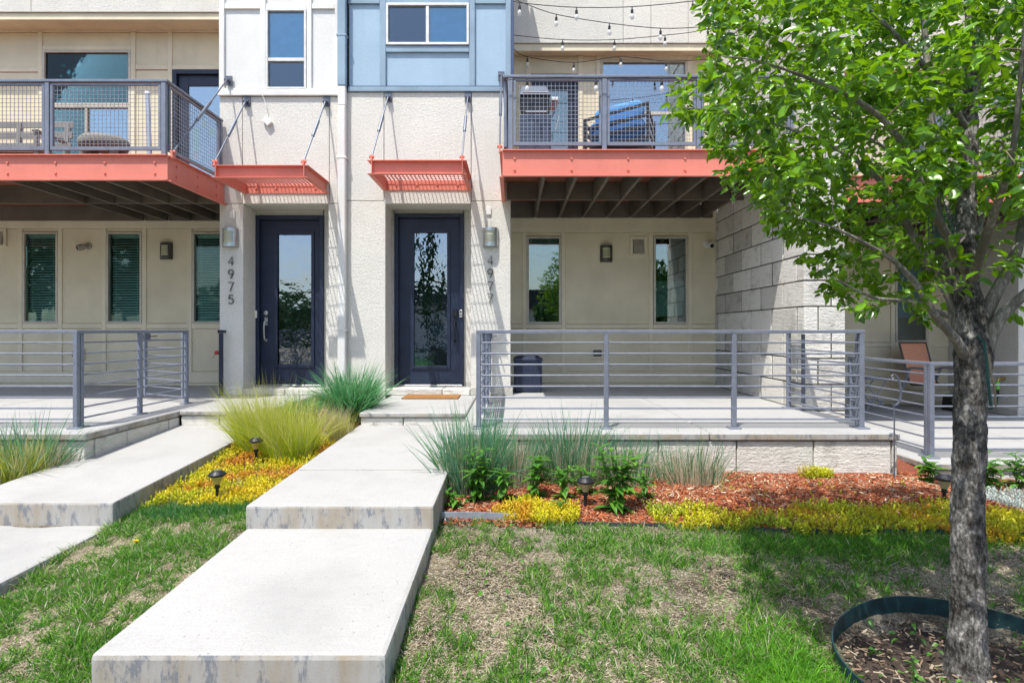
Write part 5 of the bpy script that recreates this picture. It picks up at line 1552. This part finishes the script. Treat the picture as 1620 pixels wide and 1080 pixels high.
# ================================================================== LEAVES, HERBS
def leaf_mesh(name, L, W, fold, curl, mat, n=5, twist=0.0):
    """ovate leaf, folded along its midrib, tip curling; along +y, face up"""
    vs, fs = [], []
    for i in range(n + 1):
        t = i / n
        w = W / 2 * (math.sin(math.pi * min(1, t ** .80)) ** .75 if 0 < t < 1 else 0.02)
        y = L * t * (1 - .12 * abs(curl) * t); z = -curl * L * t * t * .55
        tw = twist * t
        for s_ in (-1, 0, 1):
            xx = s_ * w * math.cos(fold); zz = z + abs(s_) * w * math.sin(fold) + .004 * math.sin(t * 9) * abs(s_) * (W / .05)
            vs.append((xx * math.cos(tw) - (zz - z) * math.sin(tw), y, z + xx * math.sin(tw) + (zz - z) * math.cos(tw)))
    for i in range(n):
        a = i * 3; fs += [(a, a + 1, a + 4, a + 3), (a + 1, a + 2, a + 5, a + 4)]
    vs.insert(0, (0, -L * .45, .004)); fs = [tuple(k + 1 for k in f) for f in fs]
    b = len(vs); vs += [(-.0011, -L * .45, 0), (.0011, -L * .45, 0), (-.0011, 0, 0), (.0011, 0, 0)]; fs.append((b, b + 1, b + 3, b + 2))
    vs[0] = (0, 0, 0)
    me = bpy.data.meshes.new(name); me.from_pydata(vs, [], fs); me.materials.append(mat)
    me.polygons.foreach_set('use_smooth', [True] * len(me.polygons))
    return me
def frame(p, d, up):
    y = Vector(d).normalized(); x = y.cross(Vector(up))
    if x.length < 1e-4: x = y.orthogonal()
    x.normalize(); z = x.cross(y)
    return Matrix(((x.x, y.x, z.x, p[0]), (x.y, y.y, z.y, p[1]), (x.z, y.z, z.z, p[2]), (0, 0, 0, 1)))
herb_me = [leaf_mesh('leaf', .085 * k, .030 * k, .35, c, M['herb']) for k, c in ((1.1, .5), (.95, .8), (.8, .3))]
def herb(name, label, x, y, h, stems, cat='plant', big=1.0, z=None):
    z = gzf(x, y) + .01 if z is None else z
    t = thing(name, label, cat, (x, y, z))
    for s_ in range(stems):
        a = random.uniform(0, 2 * math.pi); l = random.uniform(.05, .42) if stems > 1 else .08
        hh = h * random.uniform(.6, 1.0)
        top = Vector((x + math.cos(a) * l * hh, y + math.sin(a) * l * hh * .7, z + hh))
        b0 = Vector((x + random.uniform(-.03, .03), y + random.uniform(-.02, .02), z - .01))
        mid = b0.lerp(top, .5) + Vector((0, 0, .03))
        m = MB(); m.tube([b0, mid, top], [.0045, .0035, .002], 5); m.build('stem', M['herb'], t, fixn=False)
        nodes = max(4, int(hh / .042))
        for k in range(nodes):
            u = (k + 1) / nodes
            p = b0.lerp(mid, u * 2) if u < .5 else mid.lerp(top, u * 2 - 1)
            for q in range(2):
                aa = k * 1.57 + q * math.pi + random.uniform(-.4, .4)
                d = Vector((math.cos(aa), math.sin(aa), .55 * u + random.uniform(-.35, .25)))
                mt = frame(p, d, (0, 0, 1)) @ Matrix.Scale(random.uniform(.7, 1.15) * big * (.75 if u > .93 else 1), 4)
                o = link_mesh('leaf', random.choice(herb_me), t); o.matrix_basis = mt
    return t
herb('leafy_plant', 'light green leafy plant in front of the tall blue grass', -.28, 4.28, .42, 8, big=1.35)
herb('leafy_plant', 'bright green leafy plant behind the yellow sedum mound', .16, 4.36, .34, 8, big=1.35)
herb('leafy_plant', 'tall dark green leafy plant right of the solar light', .74, 4.10, .50, 9, big=1.5)
herb('leafy_plant', 'leafy shoots between the two left leafy plants in the bed', -.08, 4.28, .28, 6, big=1.2)
herb('leafy_plant', 'leafy shoots left of the solar light behind the sedum mound', .40, 4.34, .26, 6, big=1.25)
herb('leafy_plant', 'low leafy shoots right of the tall dark plant', 1.0, 4.34, .20, 5, big=1.1)
herb('leafy_plant', 'leafy shoots in front of the dry grass left of the second railing post', .58, 4.46, .30, 5, big=1.2)
herb('leafy_plant', 'low leafy sprig at the corner of the right path slab', -.42, 4.16, .14, 3, big=1.3)
herb('leafy_plant', 'small leafy seedling in the sedum mound left of the solar light', .36, 4.06, .16, 2)
herb('leafy_plant', 'green leafy plant at the right corner of the stone terrace', 3.62, 4.95, .24, 7, big=1.4)
herb('leafy_plant', 'leafy plant right of the trunk below the lower terrace', 4.18, 5.0, .34, 8, big=1.4)
herb('leafy_plant', 'leafy plant at the right edge of the photo below the lower terrace', 4.46, 5.02, .32, 7, big=1.4)
herb('leafy_plant', 'tiny seedling in the soil of the tree ring', 1.62, 2.32, .17, 1, big=.45, z=RZ + .0)
# dandelion
dx, dy = -2.40, 3.62
dn = thing('dandelion', 'single yellow dandelion in the grass strip between the paths', 'flower', (dx, dy, gzf(dx, dy)))
m = MB(); m.tube([(dx, dy, gzf(dx, dy)), (dx, dy, gzf(dx, dy) + .055)], .002, 5); m.build('stem', M['herb'], dn)
N = 90; a = rng.uniform(0, 6.28, N)
V, f, C = blades(np.tile(np.array([[dx, dy, gzf(dx, dy) + .055]]), (N, 1)), np.stack([np.cos(a), np.sin(a), rng.uniform(.1, 1.2, N)], 1), rng.uniform(.014, .024, N), np.full(N, .005), np.zeros(N), np.tile(np.array([[.75, .55, .01]]), (N, 1)), np.tile(np.array([[.8, .62, .01]]), (N, 1)), 2, None, .6)
np_mesh('petals', V, f, M['sedum'], dn, C)

# ================================================================== THE TREE
TB = (1.925, 2.42)
tree = thing('tree', 'young street tree with dark furrowed trunk and glossy green leaves', 'tree', (TB[0], TB[1], RZ))
def spine(cp, step=.035):
    """Catmull-Rom through (px, py, depth, radius) knots -> list of (Vector, r)"""
    K = [(Vector((X(a, D), D, Z(b, D))), r) for a, b, D, r in cp]; out = []
    for i in range(len(K) - 1):
        a, b, c, d = K[max(i - 1, 0)], K[i], K[i + 1], K[min(i + 2, len(K) - 1)]
        n = max(2, int((c[0] - b[0]).length / step))
        for k in range(n):
            t = k / n
            p = .5 * ((2 * b[0]) + (c[0] - a[0]) * t + (2 * a[0] - 5 * b[0] + 4 * c[0] - d[0]) * t * t + (3 * b[0] - a[0] - 3 * c[0] + d[0]) * t ** 3)
            out.append((p, b[1] + (c[1] - b[1]) * t))
    out.append(K[-1]); return out
def rough_tube(sp_, n, amp, freq, mat, name, parent):
    m = MB(); vs = []; fs = []
    for i, (p, r) in enumerate(sp_):
        d = (sp_[min(i + 1, len(sp_) - 1)][0] - sp_[max(i - 1, 0)][0]).normalized()
        u = d.cross(Vector((0, 1, 0)))
        u = u.normalized() if u.length > .1 else d.orthogonal().normalized()
        w = d.cross(u)
        for k in range(n):
            a = 2 * math.pi * k / n
            q = u * math.cos(a) + w * math.sin(a)
            pp = p + q * r
            e = noise.fractal(Vector((pp.x * freq, pp.y * freq, pp.z * freq * .16)), .9, 2.1, 4) if amp else 0
            lump = noise.noise(Vector((pp.x * 9, pp.y * 9, pp.z * 5))) if amp else 0
            vs.append(p + q * (r + amp * e + amp * .8 * lump))
    for i in range(len(sp_) - 1):
        for k in range(n):
            a, b = i * n + k, i * n + (k + 1) % n; fs.append((a, b, b + n, a + n))
    fs.append(tuple(range((len(sp_) - 1) * n, len(sp_) * n)))
    m.add(vs, fs); return m.build(name, mat, parent, smooth=True, fixn=False)
trunk = spine([(1527, 1120, 2.42, .135), (1529, 1078, 2.42, .108), (1530, 1040, 2.42, .090), (1531, 960, 2.42, .083), (1531, 850, 2.42, .080), (1533, 700, 2.42, .078), (1537, 610, 2.42, .084), (1539, 560, 2.42, .094), (1537, 520, 2.43, .080), (1532, 470, 2.44, .064), (1527, 400, 2.46, .052), (1530, 300, 2.5, .044), (1533, 200, 2.52, .037), (1536, 60, 2.55, .030), (1540, -150, 2.6, .022), (1545, -420, 2.65, .010)], .010)
trunk = [(p, r * (.72 if p.z > -.35 else .72 + .18 * min(1, (-.35 - p.z) / .2))) for p, r in trunk]
rough_tube(trunk, 80, .0075, 75, M['bark'], 'trunk', tree)
limbs = [
 [(1537, 590, 2.43, .040), (1508, 480, 2.54, .034), (1490, 400, 2.56, .031), (1480, 320, 2.58, .029), (1476, 240, 2.6, .026), (1468, 120, 2.62, .020), (1455, -60, 2.7, .012), (1440, -300, 2.8, .005)],
 [(1540, 590, 2.45, .034), (1514, 540, 2.36, .024), (1480, 500, 2.29, .019), (1450, 450, 2.22, .015), (1410, 410, 2.16, .011), (1330, 365, 2.1, .006), (1270, 345, 2.06, .003)],
 [(1520, 500, 2.48, .024), (1460, 400, 2.56, .020), (1420, 330, 2.6, .017), (1378, 272, 2.65, .014), (1300, 225, 2.72, .010), (1190, 185, 2.8, .006), (1080, 170, 2.86, .003)],
 [(1528, 430, 2.42, .024), (1465, 310, 2.25, .019), (1420, 215, 2.18, .015), (1340, 150, 2.12, .011), (1210, 100, 2.06, .005), (1150, 90, 2.04, .003)],
 [(1540, 600, 2.43, .044), (1575, 515, 2.37, .032), (1600, 485, 2.35, .027), (1650, 440, 2.3, .022), (1740, 350, 2.25, .014), (1850, 200, 2.2, .006)],
 [(1548, 520, 2.42, .036), (1578, 458, 2.40, .030), (1604, 410, 2.42, .027), (1620, 345, 2.45, .022), (1645, 200, 2.5, .014), (1670, 0, 2.6, .007)],
 [(1538, 440, 2.40, .026), (1565, 360, 2.2, .019), (1600, 250, 2.0, .013), (1618, 80, 1.88, .008), (1630, -100, 1.8, .004)],
 [(1530, 470, 2.5, .024), (1505, 350, 2.85, .017), (1460, 220, 3.15, .010), (1400, 100, 3.35, .005)],
 [(1535, 420, 2.52, .022), (1560, 320, 2.85, .015), (1600, 180, 3.1, .009), (1640, 40, 3.25, .004)],
 [(1533, 210, 2.52, .020), (1450, 90, 2.40, .014), (1330, -20, 2.3, .009), (1200, -90, 2.25, .004)],
 [(1534, 160, 2.53, .018), (1600, 20, 2.4, .012), (1700, -120, 2.3, .006)],
 [(1500, 500, 2.38, .014), (1440, 478, 2.2, .010), (1380, 470, 2.1, .007), (1320, 440, 2.05, .004)],
 [(1480, 330, 2.58, .014), (1420, 250, 2.8, .010), (1330, 190, 2.98, .007), (1250, 130, 3.1, .004)],
 [(1538, 20, 2.56, .016), (1470, -150, 2.5, .010), (1380, -300, 2.45, .005)],
]
nodes = []                     # skeleton nodes twigs may spring from: (pos, radius)
for cp in limbs:
    s_ = [(p, r * .78) for p, r in spine(cp, .03)]
    rough_tube(s_, 12, .0012, 40, M['limb'], 'branch', tree)
    nodes += [(p, r) for p, r in s_[int(len(s_) * .30):]]
nodes += [(p, r) for p, r in trunk if p.z > 1.5]
# crown outline seen from the street, as columns per row; tips are drawn in a real 3-D volume
LB = [(-600, 1400), (-420, 1290), (-250, 1190), (-120, 1130), (0, 1112), (60, 1118), (125, 1125), (142, 1062), (178, 1056), (205, 1110), (300, 1158), (345, 1212), (400, 1262), (455, 1300), (490, 1350), (512, 1410), (530, 1460)]
def left_col(py): return float(np.interp(py, [a for a, _ in LB], [b for _, b in LB]))
tips = []
tries = 0
while len(tips) < 1850 and tries < 120000:
    tries += 1
    u = Vector((random.uniform(-1, 1), random.uniform(-1, 1), random.uniform(-1, 1)))
    if u.length > 1: continue
    p = Vector((1.95 + u.x * 1.55, 2.52 + u.y * 1.0, 2.45 + u.z * 1.9))
    px = CX + p.x * F / p.y; py = CY - (p.z - EYE) * F / p.y
    if py > 515 or px < left_col(py): continue
    if py > 150 and px > 1545 and random.random() < (.25 if py < 330 else .86): continue
    if py > 330 and 1475 < px < 1560 and random.random() < .7: continue
    dens = noise.noise(p * 3.6)
    if dens < -.02 and random.random() < .92: continue
    if py < -60 and random.random() < .95: continue
    tips.append(p)
tips.sort(key=lambda p: min((p - q).length for q, _ in nodes[::4]))
twig_mb = MB()
pos = np.array([tuple(p) for p, _ in nodes]); rad = [r for _, r in nodes]
leaf_spots = []
for p in tips:
    d = np.linalg.norm(pos - np.array(p), axis=1)
    below = (pos[:, 2] > p.z + .10); d2 = d + below * .25
    k = int(np.argmin(d2)); q = Vector(pos[k])
    L = (p - q).length
    if L < .03: continue
    r0 = min(rad[k] * .6, .0022 + .006 * L)
    midp = q.lerp(p, .5) + Vector((random.gauss(0, .03), random.gauss(0, .03), random.uniform(-.01, .05))) * min(1, L * 3)
    pts = [q, q.lerp(midp, .5) + Vector((0, 0, .01 * L)), midp, midp.lerp(p, .5), p]
    twig_mb.tube(pts, [r0, r0 * .85, r0 * .65, r0 * .5, .0012], 5, False)
    new = [(midp, r0 * .65), (midp.lerp(p, .5), r0 * .5)]
    pos = np.concatenate([pos, np.array([tuple(a) for a, _ in new])]); rad += [b for _, b in new]
    nl = random.randint(7, 12)
    dirn = (p - midp).normalized()
    for _ in range(nl):
        t = 1 - random.random() ** 1.6 * .75
        base = midp.lerp(p, t) + Vector((random.gauss(0, .012), random.gauss(0, .012), random.gauss(0, .012)))
        a = random.uniform(0, 2 * math.pi)
        dd = (dirn * .6 + Vector((math.cos(a), math.sin(a), random.uniform(-.75, .55)))).normalized()
        up = Vector((random.gauss(0, .85), random.gauss(-.25, .85), 1))
        leaf_spots.append(frame(base + dd * .02, dd, up) @ Matrix.Scale(random.uniform(.55, 1.2), 4))
tw = twig_mb.build('twigs', M['twig'], tree, smooth=True, fixn=False); tw['kind'] = 'stuff'
leaf_me = [leaf_mesh('leaf', .055 * a, .036 * a * w, fo, cu, M['leaf'], 5, tw_) for a, w, fo, cu, tw_ in ((1.0, 1.0, .45, .5, .2), (1.1, .9, .7, .8, -.5), (.9, 1.05, .25, .3, .6), (1.05, .95, .9, .2, 0), (.8, 1.0, .5, 1.1, .3))]
def shown(mt):
    p = mt.translation
    px = CX + p.x * F / p.y; py = CY - (p.z - EYE) * F / p.y
    return -20 < px < 1640 and -10 < py < 1080
lv = [(mt.translation.y / max(.5, mt.to_scale()[0]), i) for i, mt in enumerate(leaf_spots) if shown(mt)]
lv.sort(); near = set(i for _, i in lv[:300])
LV = [np.array([v.co[:] for v in me.vertices]) for me in leaf_me]; LF = [[tuple(p.vertices) for p in me.polygons] for me in leaf_me]
Vs, Fs, Rn, b = [], [], [], 0
for i, mt in enumerate(leaf_spots):
    k = i % len(leaf_me)
    if i in near:
        o = link_mesh('leaf', leaf_me[k], tree); o.matrix_basis = mt; continue
    A = np.array(mt); v = LV[k] @ A[:3, :3].T + A[:3, 3]
    Vs.append(v); Fs += [[q + b for q in f] for f in LF[k]]; b += len(v); Rn.append(np.full(len(v), random.random()))
V = np.concatenate(Vs)
cr = np_mesh('crown', V, Fs, M['leaf'], tree, None, True); cr['kind'] = 'stuff'
at = cr.data.attributes.new('Rnd', 'FLOAT', 'POINT'); at.data.foreach_set('value', np.concatenate(Rn).astype(np.float32))
# fallen leaves on lawn and ring
Vs, Fs, Rn, b = [], [], [], 0
for k in range(260):
    if k < 190: x, y = random.uniform(-.3, 3.2), random.uniform(2.0, 3.85)
    else:
        a = random.uniform(0, 6.28); r = RR * .93 * math.sqrt(random.random()); x, y = RC[0] + r * math.cos(a), RC[1] + r * math.sin(a)
    ri = in_ring(x, y, 1.0)
    zz = (RZ + .042) if ri else gzf(x, y) + random.uniform(.02, .045)
    a = random.uniform(0, 6.28)
    mt = frame((x, y, zz), (math.cos(a), math.sin(a), random.gauss(0, .15)), (random.gauss(0, .3), random.gauss(0, .3), 1)) @ Matrix.Scale(random.uniform(.4, .85), 4)
    A = np.array(mt); q = k % len(LV); v = LV[q] @ A[:3, :3].T + A[:3, 3]; Vs.append(v); Fs += [[i + b for i in f] for f in LF[q]]; b += len(v); Rn.append(np.full(len(v), random.random()))
fo = np_mesh('fallen_leaves', np.concatenate(Vs), Fs, M['herb'], None, None, True)
at = fo.data.attributes.new('Rnd', 'FLOAT', 'POINT'); at.data.foreach_set('value', np.concatenate(Rn).astype(np.float32))
tag(fo, 'scattered fallen green leaves on the lawn and in the tree ring', 'leaves', kind='stuff')

# things in the tree
fd = thing('bird_feeder', 'small green wire bird feeder cage hanging in the tree', 'bird feeder', (X(1490, 2.45), 2.45, Z(385, 2.45)))
fx0, fx1, fz0, fz1, fy = X(1475, 2.45), X(1507, 2.45), Z(384, 2.45), Z(341, 2.45), 2.45
m = MB()
for k in range(6):
    xx = fx0 + (fx1 - fx0) * k / 5
    for yy in (fy - .022, fy + .022): m.tube([(xx, yy, fz0), (xx, yy, fz1)], .0017, 5)
for k in range(6):
    zz = fz0 + (fz1 - fz0) * k / 5
    for yy in (fy - .022, fy + .022): m.tube([(fx0, yy, zz), (fx1, yy, zz)], .0017, 5)
    for xx in (fx0, fx1): m.tube([(xx, fy - .022, zz), (xx, fy + .022, zz)], .0017, 5)
m.build('cage', M['green'], fd, fixn=False)
m = MB(); m.tube([(fx0 + .02, fy, fz1), ((fx0 + fx1) / 2, fy + .02, fz1 + .14), (fx1 - .02, fy, fz1)], .002, 5); m.build('hanger', M['green'], fd)
st = thing('garden_stake', 'thin green stake hanging down the right side of the trunk', 'stake', (X(1566, 2.36), 2.36, Z(643, 2.36)))
m = MB(); m.tube([(X(1558, 2.33), 2.33, Z(540, 2.33)), (X(1562, 2.34), 2.34, Z(590, 2.34)), (X(1568, 2.34), 2.34, Z(642, 2.34))], [.005, .006, .0055], 8); m.build('rod', M['green'], st)
m = MB(); m.tube([(X(1557, 2.33), 2.33, Z(541, 2.33)), (X(1553, 2.34), 2.36, Z(532, 2.36)), (X(1550, 2.38), 2.38, Z(540, 2.38))], .004, 6); m.build('hook', M['green'], st)
m = MB(); m.tube([(X(1564, 2.32), 2.32, Z(560, 2.32)), (X(1568, 2.3), 2.3, Z(590, 2.3)), (X(1574, 2.3), 2.3, Z(615, 2.3)), (X(1576, 2.3), 2.3, Z(647, 2.3))], [.005, .004, .004, .003], 6); m.build('twig', M['twig'], tree)

# ================================================================== ACROSS THE STREET (mirrored in the glass)
house = thing('house', 'pale low house across the street, mirrored in the right door glass', 'house', (-2, -24, -.95))
box('wall', M['panelwhite'], house, -14, 6, -32, -24, -.95, 2.5, .02)
m = MB(); m.prism([(-14.5, 2.505), (6.5, 2.505), (4.5, 3.9), (-12.5, 3.9)], -32.4, -23.5); m.build('roof', M['asphalt'], house)
for k in range(6):
    for z in (.3,):
        x = -12.6 + k * 3.1; w = box('window', M['framewhite'], house, x, x + 1.4, -24, -23.93, z, z + 1.3, .01)
        box('pane', M['shadedark'], w, x + .08, x + 1.32, -23.93, -23.915, z + .08, z + 1.22, .002)
car = thing('parked_car', 'dark car parked at the kerb, mirrored low in the door glass', 'car', (-2, -5, -.93))
m = MB(); prof = [(-4.4, -.62), (-4.45, -.25), (-4.2, -.05), (-3.3, .05), (-2.6, .48), (-.9, .5), (-.1, .08), (.35, .0), (.42, -.3), (.38, -.62)]
m.prism(prof, -6.0, -4.3); m.build('body', M['carpaint'], car, bev=.06)
m = MB(); m.prism([(-3.05, .1), (-2.5, .43), (-1.0, .45), (-.35, .1)], -4.299, -4.285); m.build('side_window', M['glassup'], car)
for xx in (-3.6, -.4):
    m = MB(); m.lathe((xx, -4.38, -.62), [(.30, -.1), (.32, 0), (.32, .1), (.2, .12)], 22, 'y'); w = m.build('wheel', M['black'], car)
    m = MB(); m.lathe((xx, -4.262, -.62), [(.19, 0), (.18, .012)], 18, 'y'); m.build('rim', M['steel'], w)
def far_trees():
    Vs, Fs, Cs, b = [], [], [], 0
    for (tx, ty, th, tr_) in ((-12.6, -16, 3.9, 2.2), (-9.6, -17, 3.4, 1.7), (-4.75, -15, 8.5, .32), (3.5, -15.5, 5.0, 2.3), (8, -15, 6.0, 2.4), (12, -17, 6, 3.0), (-17, -17, 5, 3), (17, -16, 7, 3), (-23, -15, 11, 3.4), (-29, -16, 12, 3.6), (-35, -15, 11, 3.4)):
        n = 8000 if th > 10 else 2600
        u = rng.normal(0, 1, (n, 3)); u /= np.linalg.norm(u, axis=1, keepdims=True); r = rng.uniform(.35, 1, n) ** .5
        p = u * r[:, None] * np.array([tr_, tr_, th * .38]) + np.array([tx, ty, -.9 + th * .62])
        k = (nz2(p[:, 0], p[:, 2], .9, tx) > -.25) | (tr_ < 1); p = p[k]; n = len(p)
        a = rng.normal(0, 1, (n, 3)); V_, f, C = blades(p, a, rng.uniform(.25, .45, n), rng.uniform(.18, .3, n), np.zeros(n), pick([(.035, .09, .015), (.06, .14, .025)], n), pick([(.05, .12, .02), (.08, .17, .03)], n), 2, rng.normal(0, 1, (n, 3)), .2)
        Vs.append((V_, f, C))
        m = MB(); m.tube([(tx, ty, -.95), (tx + .1, ty, th * .4)], [.18, .09], 7)
        q = np.array([tuple(v) for v in m.v]); Vs.append((q, [list(f_) for f_ in m.f], np.tile(np.array([[.10, .08, .06]]), (len(q), 1))))
    V_, f, C = merge(Vs); tag(np_mesh('street_trees', V_, f, M['foliage'], col=C), 'belt of trees across the street seen only as a reflection', 'trees', kind='stuff')
far_trees()
